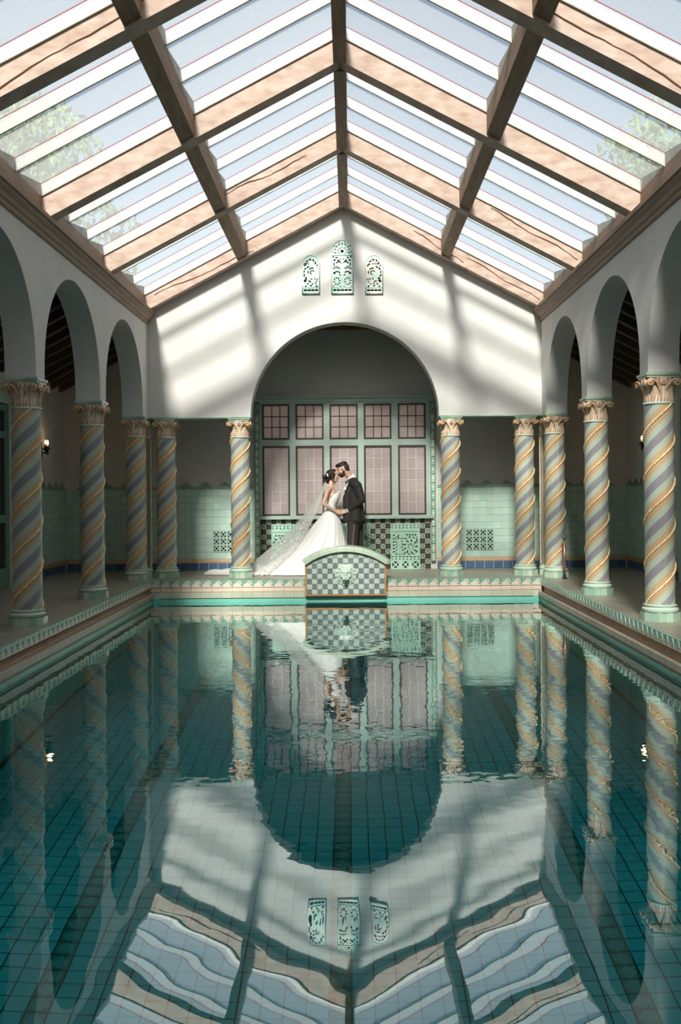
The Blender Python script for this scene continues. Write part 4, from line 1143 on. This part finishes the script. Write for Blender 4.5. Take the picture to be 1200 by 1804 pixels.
for n_, sg in ((1, -1), (2, 1)):
    d = struct(empty('door_%d' % n_, (sg * XO, 0, 0)))
    y0_, y1_ = 11.9, 14.5
    def pb(yy0, yy1, zz0, zz1, th, mb): mb.bx(min(0, -sg * th), max(0, -sg * th), yy0, yy1, zz0, zz1)
    b = MB(); pb(y1_ - .12, y1_, 0, 2.82, .07, b); pb(y0_, y0_ + .12, 0, 2.82, .07, b); pb(y0_ + .12, y1_ - .12, 2.66, 2.82, .07, b); pb(y0_ - .05, y1_ + .05, 2.82, 2.92, .10, b); b.build('door_frame', m_green, d)
    ww = (y1_ - y0_ - .24) / 2
    for k in range(2):
        ya = y0_ + .12 + k * ww + .006; yb = ya + ww - .012
        b = MB(); pb(ya, ya + .09, 0.01, 2.65, .045, b); pb(yb - .09, yb, 0.01, 2.65, .045, b)
        for (za, zb2) in ((.01, .30), (.95, 1.06), (2.16, 2.26), (2.56, 2.65)): pb(ya + .09, yb - .09, za, zb2, .045, b)
        lf = b.build('door_leaf', m_green2, d)
        for (za, zb2) in ((.30, .95), (1.06, 2.16), (2.26, 2.56)):
            b = MB(); pb(ya + .092, yb - .092, za + .002, zb2 - .002, .015, b); b.build('pane', m_dpane, lf)

# ------------------------------------------------------------------ trees seen through the roof glass
def tree(x, y, h, r, seed, lab):
    t_ = empty('leafy_tree', (x, y, -.3)); tag(t_, lab, 'tree')
    rg = random.Random(seed)
    b = MB(); b.tube([(0, 0, 0), (.15, .1, h * .3), (0, .2, h * .55), (.2, 0, h * .8)], [.35, .28, .22, .08], 8)
    for k in range(5):
        an = k * 1.3; b.tube([(0, .1, h * .45), (r * .4 * cos(an), r * .4 * sin(an), h * .62), (r * .7 * cos(an), r * .7 * sin(an), h * .75)], [.14, .09, .03], 6)
    b.build('trunk', m_bark, t_, True)
    lb_ = MB(); blobs = [(rg.uniform(-.55, .55) * r, rg.uniform(-.55, .55) * r, h * .72 + rg.uniform(-.5, .5) * r, rg.uniform(.35, .55) * r) for _ in range(11)]
    for k in range(7000):
        bx_, by_, bz_, br_ = rg.choice(blobs)
        d = Vector((rg.gauss(0, 1), rg.gauss(0, 1), rg.gauss(0, 1))).normalized() * br_ * rg.uniform(.6, 1.0)
        c = Vector((bx_, by_, bz_)) + d
        e = Euler((rg.uniform(0, 6), rg.uniform(0, 6), rg.uniform(0, 6))).to_matrix(); s = rg.uniform(.13, .22)
        lb_.add([c + e @ Vector(q) for q in ((-s, 0, 0), (0, -s * .5, .03), (s, 0, 0), (0, s * .5, .03))], [(0, 1, 2, 3)])
    stuff(lb_.build('foliage', m_leafg, t_))
tree(-11.5, 33, 17.0, 4.6, 1, 'tall leafy tree seen dimly through the left roof glass')
tree(11.5, 33, 16.0, 4.2, 2, 'tall leafy tree seen dimly through the right roof glass')

# ------------------------------------------------------------------ people
YPPL = 16.55
def A(px, py, y=YPPL):
    k = y / 1750.0
    return Vector((0.0736 + (px - 617.0) * k, y, 1.35 - (py - 866.9) * k))
def frame(fwd, up):
    f = Vector(fwd).normalized(); u = Vector(up); u = (u - f * u.dot(f)).normalized(); r = f.cross(u)   # r: to the figure's right
    return Matrix((f, r, u)).transposed()   # columns f, r, u
def headblobs(mb, c, F, female):
    def E(p, r, rot=None): mb.sph(Vector(c) + F @ Vector(p), r, 18, 12, M=F if rot is None else F @ rot)
    k = .94 if female else 1.0
    E((-.012 * k, 0, .030 * k), (.098 * k, .076 * k, .088 * k)); E((.022, 0, -.026), (.070 * k, .062 * k, .085 * k))
    E((.052 * k, 0, -.088 * k), (.034 if not female else .028, .034 if not female else .026, .026)); E((.010, 0, -.070), (.060 * k, .055 * k, .045 * k))
    for s in (-1, 1):
        E((.062, s * .028, .022), (.026, .026, .014)); E((.058, s * .036, -.022), (.026, .022, .026))
        E((.075, s * .030, .003), (.013, .015, .010))
        E((-.006, s * .078 * k, -.006), (.020, .009, .032)); E((.0, s * .080 * k, -.024), (.010, .008, .012))
    capsule(mb, Vector(c) + F @ Vector((.084 * k, 0, .018)), Vector(c) + F @ Vector((.106 * k, 0, -.026)), .009, .012, 10)
    for s in (-1, 1): E((.098 * k, s * .010, -.030), (.010, .008, .008))
    E((.091 * k, 0, -.052), (.012, .022, .007)); E((.089 * k, 0, -.064), (.012, .020, .008))
def hand(mb, wrist, fwd, palm_n, curl=.6, side=1, scale=1.0):
    # fingers run along fwd and curl towards palm_n; the thumb leaves the `side` of the palm
    f = Vector(fwd).normalized(); n = Vector(palm_n); n = (n - f * n.dot(f)).normalized(); s = f.cross(n) * side
    W = Vector(wrist); L = .092 * scale
    for k in range(4):
        o = (k - 1.5) * .0195 * scale
        base = W + f * L + s * o
        capsule(mb, W + s * (o * .6) + f * .01, base, .013 * scale, .0115 * scale, 8)
        ln_ = (.070, .080, .076, .060)[k] * scale; ang = 0; p = base
        for j, (fr_, rr) in enumerate(((.45, .0088), (.32, .0080), (.23, .0072))):
            ang += curl * (.75 + .25 * j + .06 * k); d = f * cos(ang) + n * sin(ang); q = p + d * (ln_ * fr_)
            capsule(mb, p, q, rr * scale, (rr - .0006) * scale, 8); p = q
    t0 = W + f * (.025 * scale) - s * (.026 * scale); d1 = (f * .72 - s * .62 + n * .35).normalized(); t1 = t0 + d1 * .042 * scale
    d2 = (f * .85 - s * .15 + n * .5).normalized(); t2 = t1 + d2 * .032 * scale; t3 = t2 + (f * .9 + n * .55).normalized() * .024 * scale
    capsule(mb, t0, t1, .0125 * scale, .0105 * scale, 8); capsule(mb, t1, t2, .0100 * scale, .009 * scale, 8); capsule(mb, t2, t3, .0088 * scale, .0078 * scale, 8)
V3 = Vector
# ---- groom
gm = empty('person', (A(624, 900).x, YPPL, 0)); tag(gm, 'man in black tuxedo leaning in to kiss the woman in white', 'person')
OG = Vector(gm.location)
class MBO(MB): pass
def loc_build(o, parent):   # geometry was written in world space
    o.location = -Vector(parent.location); return o
gh = A(604.8, 827.2, YPPL) + Vector((0, -.028, 0)); GF = frame((-1, -.10, -.34), (-.30, 0, 1))
nb_ = A(621, 846); ch = A(622, 872); wa = A(624.5, 896); hp = A(625.5, 916)
def sh_(p, dy): return p + V3((0, dy, 0))
sL = sh_(A(630, 856), -.185); eL = sh_(A(637.5, 881), -.235); wL = sh_(A(611.5, 900.2), -.165)
sR = sh_(A(622, 857), .185); eR = sh_(A(618, 884), .24); wR = sh_(A(606, 901), .10)
hipL = sh_(A(622, 921), -.095); knL = sh_(A(620.5, 962), -.10); anL = sh_(A(627, 1000), -.11)
hipR = sh_(A(629, 921), .095); knR = sh_(A(630.5, 962), .10); anR = sh_(A(634, 1000), .11)
body = MB(); headblobs(body, gh, GF, False)
capsule(body, gh + GF @ V3((-.03, 0, -.05)), nb_, .056, .062)
capsule(body, nb_, ch, .064, .11); capsule(body, ch, wa, .125, .115); capsule(body, wa, hp, .115, .125)
for s, e, w_ in ((sL, eL, wL), (sR, eR, wR)):
    capsule(body, nb_ + V3((0, (s.y - YPPL) * .3, -.03)), s, .06, .058); capsule(body, s, e, .055, .042); capsule(body, e, w_, .041, .026)
for h_, k_, a_ in ((hipL, knL, anL), (hipR, knR, anR)):
    capsule(body, h_, k_, .085, .055); capsule(body, k_, a_, .056, .040)
    capsule(body, a_ + V3((.03, 0, -.055)), a_ + V3((-.15, 0, -.065)), .036, .028)
hand(body, wL, A(600, 902) - A(611.5, 900.2), (0.15, .9, -.4), .55, 1)
hand(body, wR, A(597, 903.5) - A(606, 901), (0, -.9, -.3), .5, -1)
def gmat(c):
    l = GF.transposed() @ (c - gh)
    return 1 if (l.x > .080 and abs(l.y) < .020 and -.068 < l.z < -.047) else 0
loc_build(remeshed('body', body, .0058, [m_skin2, m_lips], gm, 2, gmat), gm)
# hair, brows, beard
def EB(mb, c, F, p, r, rot=None): mb.sph(Vector(c) + F @ Vector(p), r, 16, 12, M=F if rot is None else F @ rot)
hr = MB()
EB(hr, gh, GF, (-.012, 0, .060), (.094, .074, .068)); EB(hr, gh, GF, (.048, 0, .096), (.050, .060, .030)); EB(hr, gh, GF, (-.03, 0, .095), (.07, .062, .038)); EB(hr, gh, GF, (.078, 0, .088), (.026, .05, .022))
loc_build(remeshed('hair', hr, .006, m_hair, gm, 2), gm)
fd = MB(); EB(fd, gh, GF, (-.036, 0, .028), (.079, .0785, .070)); EB(fd, gh, GF, (-.055, 0, -.015), (.055, .062, .050)); 
for s in (-1, 1): EB(fd, gh, GF, (.016, s * .064, .016), (.011, .007, .034))
loc_build(remeshed('hair_fade', fd, .006, m_fade, gm, 2), gm)
bd = MB(); EB(bd, gh, GF, (.050, 0, -.092), (.044, .040, .028)); EB(bd, gh, GF, (.091, 0, -.043), (.012, .028, .006)); EB(bd, gh, GF, (.084, 0, -.075), (.014, .022, .014))
for s in (-1, 1):
    EB(bd, gh, GF, (.030, s * .047, -.068), (.042, .016, .034)); EB(bd, gh, GF, (.010, s * .060, -.030), (.016, .012, .034)); EB(bd, gh, GF, (.075, s * .026, -.062), (.018, .012, .026))
loc_build(remeshed('beard', bd, .005, m_fade, gm, 2), gm)
for s in (-1, 1):
    b = MB(); b.tube([gh + GF @ V3((.090, s * .012, .030)), gh + GF @ V3((.090, s * .030, .037)), gh + GF @ V3((.074, s * .050, .030))], [.004, .005, .002], 6); loc_build(b.build('eyebrow', m_hair, gm, True), gm)
    b = MB(); b.tube([gh + GF @ V3((.087, s * .020, .000)), gh + GF @ V3((.088, s * .031, -.003)), gh + GF @ V3((.080, s * .042, .001))], [.0015, .0022, .0012], 5); loc_build(b.build('eyelashes', m_hair, gm, True), gm)
# shirt, tie
b = MB(); ax_ = (gh + GF @ Vector((-.03, 0, -.05)) - nb_).normalized(); b.tube([A(621, 845), A(621, 845) + ax_ * .055, A(621, 845) + ax_ * .072], [.082, .076, .073], 20); capsule(b, A(617, 852), A(615, 872), .07, .08); capsule(b, A(615, 872), A(618, 888), .09, .09)
loc_build(remeshed('shirt', b, .007, m_shirt, gm, 1), gm)
b = MB()
for s in (-1, 1): b.sph(A(611.3, 849.5) + V3((-.004, s * .034, 0)), (.022, .036, .027), 10, 8, M=Matrix.Rotation(s * .2, 3, 'X'))
b.sph(A(611, 849.5) + V3((-.008, 0, 0)), (.013, .014, .014), 10, 8)
loc_build(b.build('bow_tie', m_satin, gm, True), gm)
# jacket
jk = MB()
capsule(jk, A(620.5, 843.5), A(623, 853), .074, .098); capsule(jk, A(623, 851), A(622.5, 872), .095, .128); capsule(jk, A(622.5, 872), A(624, 896), .137, .132); capsule(jk, A(624, 896), A(624.5, 912), .138, .158)
for dy in (-.10, .10):
    capsule(jk, sh_(A(624, 872), dy), sh_(A(625, 914), dy * 1.05), .105, .118); capsule(jk, sh_(A(614.5, 866), dy * .7), sh_(A(612.5, 885), dy * .8), .062, .072); capsule(jk, sh_(A(612, 880), dy * .8), sh_(A(612.5, 915), dy * .9), .075, .082); capsule(jk, sh_(A(630, 856), dy * 1.2), sh_(A(634, 880), dy * .9), .075, .075)
    capsule(jk, sh_(A(635, 890), dy * .6), sh_(A(636.5, 914), dy * .8), .05, .060)
for s, e, w_, sd_ in ((sL, eL, wL, -1), (sR, eR, wR, 1)):
    capsule(jk, A(621, 848) + V3((0, sd_ * .03, 0)), s + V3((-.01, 0, .002)), .080, .080); capsule(jk, s, e, .074, .060); capsule(jk, e, e.lerp(w_, .86), .059, .043)
    capsule(jk, s + V3((0, 0, -.04)), ch + V3((0.02, sd_ * .1, 0)), .07, .09)
def jm(c): return 0
# flat hem: cut the jacket below its hem line by trimming the mesh
jo = remeshed('jacket', jk, .0075, m_suit, gm, 3)
bm = bmesh.new(); bm.from_mesh(jo.data)
hem = A(624, 920.5)
bmesh.ops.bisect_plane(bm, geom=bm.verts[:] + bm.edges[:] + bm.faces[:], plane_co=hem, plane_no=V3((.06, 0, 1)), clear_inner=True)
bm.to_mesh(jo.data); bm.free(); loc_build(jo, gm)
for s in (-1, 1):   # satin lapels lie on the jacket
    ln1 = [(615.5, 846, .060, .010), (611.5, 853, .085, .030), (608.0, 861, .100, .046), (605.5, 868, .095, .040), (604.0, 876, .075, .024), (603.5, 884, .050, .006)]
    b = MB(); vs = []
    for (px, py, yy, hw) in ln1:
        for t_ in (-1, -.33, .33, 1): vs.append(A(px + 4 * t_ * hw / .05, py) + V3((0, s * (yy + hw * .5 * t_), .0)))
    b.add(vs, [(r * 4 + c, r * 4 + c + 1, r * 4 + c + 5, r * 4 + c + 4) for r in range(len(ln1) - 1) for c in range(3)])
    lo = loc_build(b.build('lapel', m_satin, gm, True), gm)
    md = lo.modifiers.new('lie', 'SHRINKWRAP'); md.target = jo; md.wrap_method = 'NEAREST_SURFACEPOINT'; md.wrap_mode = 'ABOVE_SURFACE'; md.offset = .004
    md = lo.modifiers.new('thick', 'SOLIDIFY'); md.thickness = .005; md.offset = 1
# trousers
tr = MB(); capsule(tr, A(625, 905), A(625.5, 918), .115, .125)
for h_, k_, a_ in ((hipL, knL, anL), (hipR, knR, anR)):
    capsule(tr, h_, k_, .105, .083); capsule(tr, k_, a_ + V3((0, 0, -.03)), .083, .074)
to = remeshed('trousers', tr, .008, m_trous, gm, 2)
bm = bmesh.new(); bm.from_mesh(to.data); bmesh.ops.bisect_plane(bm, geom=bm.verts[:] + bm.edges[:] + bm.faces[:], plane_co=(0, 0, .045), plane_no=(0, 0, 1), clear_inner=True); bm.to_mesh(to.data); bm.free(); loc_build(to, gm)
b = MB(); b.tube([hipL + V3((.02, -.108, -.02)), hipL.lerp(knL, .5) + V3((.005, -.098, 0)), knL + V3((0, -.086, 0)), knL.lerp(anL, .5) + V3((.0, -.083, 0))], .0022, 5); loc_build(b.build('satin_stripe', m_lead, to, True), gm); 
for o in to.children: o.location = (0, 0, 0)
for a_ in (anL, anR):
    b = MB(); capsule(b, (a_.x + .05, a_.y, .045), (a_.x - .13, a_.y, .034), .044, .033); b.bx(a_.x - .16, a_.x + .09, a_.y - .040, a_.y + .040, .002, .012)
    loc_build(remeshed('shoe', b, .006, m_shoe, gm, 1), gm)
for e, w_ in ((eL, wL), (eR, wR)):
    b = MB(); d = (w_ - e).normalized(); p = e.lerp(w_, .90); b.tube([p - d * .03, p + d * .030], [.040, .038], 16); loc_build(b.build('shirt_cuff', m_shirt, gm, True), gm)
# boutonniere
bt = A(608.6, 861) + V3((.0, -.125, 0)); b = MB()
for k in range(9):
    an = k * 2.4; r_ = .006 + .018 * sqrt(k / 9); b.sph(bt + V3((r_ * cos(an) * .6 - .008, -.012 - .004 * (k % 3), r_ * sin(an))), (.013, .010, .013), 8, 6, 0)
for an in (.5, 2.4, 4.2, 5.2): b.sph(bt + V3((.02 * cos(an), 0, .032 * sin(an))), (.008, .004, .02), 8, 6, 1, M=Matrix.Rotation(an + 1.57, 3, 'Y'))
loc_build(b.build('boutonniere', [m_lace, m_leafg], gm, True), gm)
# ---- bride
br = empty('person', (A(583, 900).x, YPPL, 0)); tag(br, 'woman in strapless white wedding gown and long veil kissing the man', 'person')
bh = A(586.2, 838.6) + Vector((0, .022, 0)); BF = frame((1, -.10, .22), (-.22, 0, 1))
bn = A(582.5, 858.5); bc = A(585.5, 873); bw = A(583.5, 894); bhip = A(581, 912)
bsL = sh_(A(583.5, 864), .14); bsR = sh_(A(577.5, 864.5), -.145)
beR = sh_(A(570.5, 887), -.20); bwR = sh_(A(591, 899.5), -.185)
beL = sh_(A(582, 888), .20); bwL = sh_(A(596, 900), .02)
body = MB(); headblobs(body, bh, BF, True)
capsule(body, bh + BF @ V3((-.035, 0, -.05)), bn, .043, .047)
capsule(body, bn, bc, .058, .092); capsule(body, sh_(bc, -.05), sh_(bc, .05), .075, .075); capsule(body, bc, bw, .088, .072); capsule(body, bw, bhip, .078, .11)
for s, e, w_ in ((bsL, beL, bwL), (bsR, beR, bwR)):
    capsule(body, bn + V3((0, (s.y - YPPL) * .3, -.015)), s, .042, .042); capsule(body, s, e, .041, .033); capsule(body, e, w_, .033, .021)
for dy in (-.055, .055):
    body.sph(A(593.2, 874) + V3((0, dy, 0)), (.043, .046, .043), 14, 10)
    capsule(body, bhip + V3((0, dy, -.02)), V3((bhip.x, bhip.y + dy, .48)), .09, .055); capsule(body, V3((bhip.x, bhip.y + dy, .48)), V3((bhip.x - .02, bhip.y + dy, .10)), .052, .036)
    capsule(body, V3((bhip.x - .02, bhip.y + dy, .08)), V3((bhip.x + .12, bhip.y + dy, .035)), .034, .026)
hand(body, bwR, A(600.5, 903) - A(591, 899.5), (-.1, .85, -.5), .45, -1, .9)
hand(body, bwL, A(602, 903) - A(596, 900), (0, -.9, -.3), .5, 1, .9)
def bmat(c):
    l = BF.transposed() @ (c - bh)
    return 1 if (l.x > .076 and abs(l.y) < .019 and -.068 < l.z < -.046) else 0
loc_build(remeshed('body', body, .0055, [m_skin, m_lips], br, 2, bmat), br)
hr = MB()
EB(hr, bh, BF, (-.026, 0, .036), (.086, .081, .084)); EB(hr, bh, BF, (.02, 0, .085), (.060, .060, .032)); EB(hr, bh, BF, (-.05, 0, -.02), (.055, .066, .060))
for s in (-1, 1): EB(hr, bh, BF, (.022, s * .066, .030), (.042, .018, .050)); EB(hr, bh, BF, (.0, s * .078, -.02), (.026, .012, .05))
rg = random.Random(5)
for k in range(12):
    an = k * 2.4; EB(hr, bh, BF, (-.125 + .022 * cos(an) + rg.uniform(-.01, .01), .048 * sin(an), -.015 + .048 * cos(an * 1.7)), (.030, .028, .028))
for k in range(6): EB(hr, bh, BF, (-.085 + rg.uniform(-.01, .01), rg.uniform(-.05, .05), -.06 + rg.uniform(-.03, .02)), (.028, .026, .026))
loc_build(remeshed('hair', hr, .005, m_hair, br, 1), br)
for s, st, ln_ in ((-1, (.030, -.074, .035), .17), (-1, (.010, -.080, .0), .15), (1, (.030, .070, .03), .17), (-1, (-.05, -.06, -.05), .11)):
    pts = []
    for k in range(16):
        t_ = k / 15; pts.append(bh + BF @ V3(st) + V3((.012 * sin(t_ * 9) + .012 * t_, s * .006 * cos(t_ * 9), -ln_ * t_)))
    b = MB(); b.tube(pts, lambda t: .0085 * (1 - t) + .0022, 6); loc_build(b.build('curl', m_hair, br, True), br)
for s in (-1, 1):
    b = MB(); b.tube([bh + BF @ V3((.088, s * .012, .030)), bh + BF @ V3((.086, s * .030, .036)), bh + BF @ V3((.070, s * .048, .030))], [.0025, .003, .0015], 5); loc_build(b.build('eyebrow', m_hair, br, True), br)
    b = MB(); b.tube([bh + BF @ V3((.083, s * .018, .001)), bh + BF @ V3((.086, s * .031, -.003)), bh + BF @ V3((.078, s * .043, .001))], [.002, .003, .0015], 5); loc_build(b.build('eyelashes', m_hair, br, True), br)
b = MB()
for k in range(26):
    t_ = -1.25 + 2.5 * k / 25
    b.sph(bh + BF @ V3((-.070 + rg.uniform(-.008, .008), .086 * sin(t_), .02 + .098 * cos(t_) * .9 - .03)), rg.uniform(.006, .011), 7, 5)
for k in range(10): b.sph(bh + BF @ V3((-.085 + rg.uniform(-.015, .01), -.075 + rg.uniform(-.01, .01), .02 - .011 * k)), rg.uniform(.006, .010), 7, 5)
loc_build(b.build('hair_comb', m_pearl, br, True), br)
for s in (-1, 1):
    b = MB(); b.sph(bh + BF @ V3((.0, s * .083, -.040)), .006, 8, 6); b.sph(bh + BF @ V3((.0, s * .084, -.054)), (.005, .005, .009), 8, 6); loc_build(b.build('earring', m_pearl, br, True), br)
b = MB(); b.tube([bn + V3((.055 * cos(a) + .012, .062 * sin(a), .012 - .025 * cos(a))) for a in [k * pi / 10 for k in range(20)]], .0035, 5, closed=True); loc_build(b.build('necklace', m_pearl, br, True), br)
# gown
def fn(a, k, s): return sin(a * k + s)
rings = [  # py, px back, px front, half depth
    (869.0, 582.0, 599.2, .108), (874, 579.5, 600.0, .116), (880, 578.5, 598.6, .114), (887, 577.0, 593.5, .098), (893.5, 576.0, 591.2, .094),
    (899, 573.0, 592.8, .115), (906, 567.0, 596.0, .150), (916, 558.5, 600.5, .205), (930, 545.5, 604.5, .275), (945, 530.5, 607.8, .335), (960, 514.0, 611.0, .385),
    (975, 496.0, 614.0, .425), (987, 480.0, 616.5, .45), (997, 464.0, 618.5, .465), (1004, 453.0, 620.0, .47), (1010.6, 445.0, 621.0, .475)]
b = MB(); NA = 120; vs = []
for i, (py, xb_, xf, hd) in enumerate(rings):
    z = 1.35 - (py - 866.9) * YPPL / 1750; z = max(z, .012)
    if i == len(rings) - 1: z = .006
    xa = A(xb_, 0).x; xc = A(xf, 0).x; cxx = (xa + xc) / 2; rx = (xc - xa) / 2
    amp = max(0, (i - 5)) / 10.0
    for k in range(NA):
        an = 2 * pi * k / NA
        fo = .030 * fn(an, 11, .4) + .022 * fn(an, 17, 1.7) + .016 * fn(an, 29, .2) + .02 * fn(an, 7, 2.2)
        s_ = 1 + fo * amp
        # sweetheart neckline
        zz = z + (.030 * cos(an) + .012 * abs(sin(2 * an)) - .006 if i == 0 else .014 * cos(an) if i == 1 else 0)
        # lean the skirt so that its crown follows the hip
        vs.append((cxx + rx * s_ * cos(an), YPPL - .02 + hd * s_ * sin(an), zz))
fs = []
for i in range(len(rings) - 1):
    for k in range(NA):
        k2 = (k + 1) % NA; fs.append((i * NA + k, (i + 1) * NA + k, (i + 1) * NA + k2, i * NA + k2))
b.add(vs, fs)
gown = loc_build(b.build('gown', m_dress, br, True), br)
so_ = gown.modifiers.new('thick', 'SOLIDIFY'); so_.thickness = .006; so_.offset = -1
ss = gown.modifiers.new('sub', 'SUBSURF'); ss.levels = 1; ss.render_levels = 1
# train spread over the deck towards and beyond the column
b = MB(); NX, NY = 70, 26; vs = []
for i in range(NX + 1):
    u = i / NX
    px = 565 - u * 205; x = A(px, 0).x
    wid = .46 - .20 * u ** 1.3; yc_ = YPPL - .03 + .10 * u
    hgt = .30 * (1 - u) ** 2.2 + .040 + .014 * sin(u * 11)
    for j in range(NY + 1):
        v = -1 + 2 * j / NY
        fold = .022 * sin(9 * v + 5 * u) + .018 * sin(15 * v - 9 * u + 1) + .034 * mnoise.noise((u * 9, v * 4, 0))
        z = (hgt + fold) * (1 - abs(v) ** 2.4) * (1 - max(0, (u - .93) / .07) ** 2) + .008
        vs.append((x + .03 * sin(v * 6) * u, yc_ + wid * v, max(.006, z)))
fs = [(i * (NY + 1) + j, i * (NY + 1) + j + 1, (i + 1) * (NY + 1) + j + 1, (i + 1) * (NY + 1) + j) for i in range(NX) for j in range(NY)]
b.add(vs, fs); tn = loc_build(b.build('train', m_dress, br, True), br)
# lace flowers on bodice and a veil of sheer tulle with lace edge
vp = [(574.5, 846, .05), (566, 861, .11), (557, 875, .17), (539, 901, .26), (513, 931, .34), (483, 957, .40), (457, 979, .40), (443, 993, .37), (432, 1003, .34)]
def vpt(t):
    q = t * (len(vp) - 1); i = min(int(q), len(vp) - 2); f = q - i; p, n_ = vp[i], vp[i + 1]
    return [p[m] + (n_[m] - p[m]) * f for m in range(3)]
def veil_point(t, v):
    px, py, wd = vpt(t); c = A(px, py)
    dx = -.02 * t - .0; fold = .012 * sin(v * 14 + t * 6) * (.4 + t)
    z = c.z - (.05 + .85 * t * (1 - .72 * t)) * abs(v) ** 2.2
    return V3((c.x + .10 * t * abs(v) ** 2 + fold, YPPL - .01 + wd * v, max(.015, z + fold)))
b = MB(); NT, NV = 46, 30
vs = [veil_point(i / NT, -1 + 2 * j / NV) for i in range(NT + 1) for j in range(NV + 1)]
b.add(vs, [(i * (NV + 1) + j, i * (NV + 1) + j + 1, (i + 1) * (NV + 1) + j + 1, (i + 1) * (NV + 1) + j) for i in range(NT) for j in range(NV)])
veil = loc_build(b.build('veil', m_veil, br, True), br)
b = MB(); rg = random.Random(9)
for k in range(240):
    t_ = rg.uniform(.35, 1) ; v_ = -rg.choice((1, 1, 1, -1)) * (1 - rg.random() ** 2.2 * .45)
    if rg.random() < .25: t_ = 1 - rg.random() ** 2 * .25; v_ = rg.uniform(-1, 1)
    p = veil_point(t_, v_) + V3((0, -.006, .004)); s = rg.uniform(.010, .022)
    e = Euler((rg.uniform(-.6, .6) + .9, rg.uniform(-.5, .5), rg.uniform(0, 6))).to_matrix()
    for q in range(5):
        an = q * 2 * pi / 5; c = p + e @ V3((s * .7 * cos(an), s * .7 * sin(an), 0))
        b.add([c + e @ V3((s * .5 * cos(m), s * .5 * sin(m), .001 * (m > 3))) for m in (0, 1.57, 3.14, 4.71)], [(0, 1, 2, 3)])
lo = b.build('lace_edge', m_lace, br); loc_build(lo, br); lo['kind'] = 'stuff'
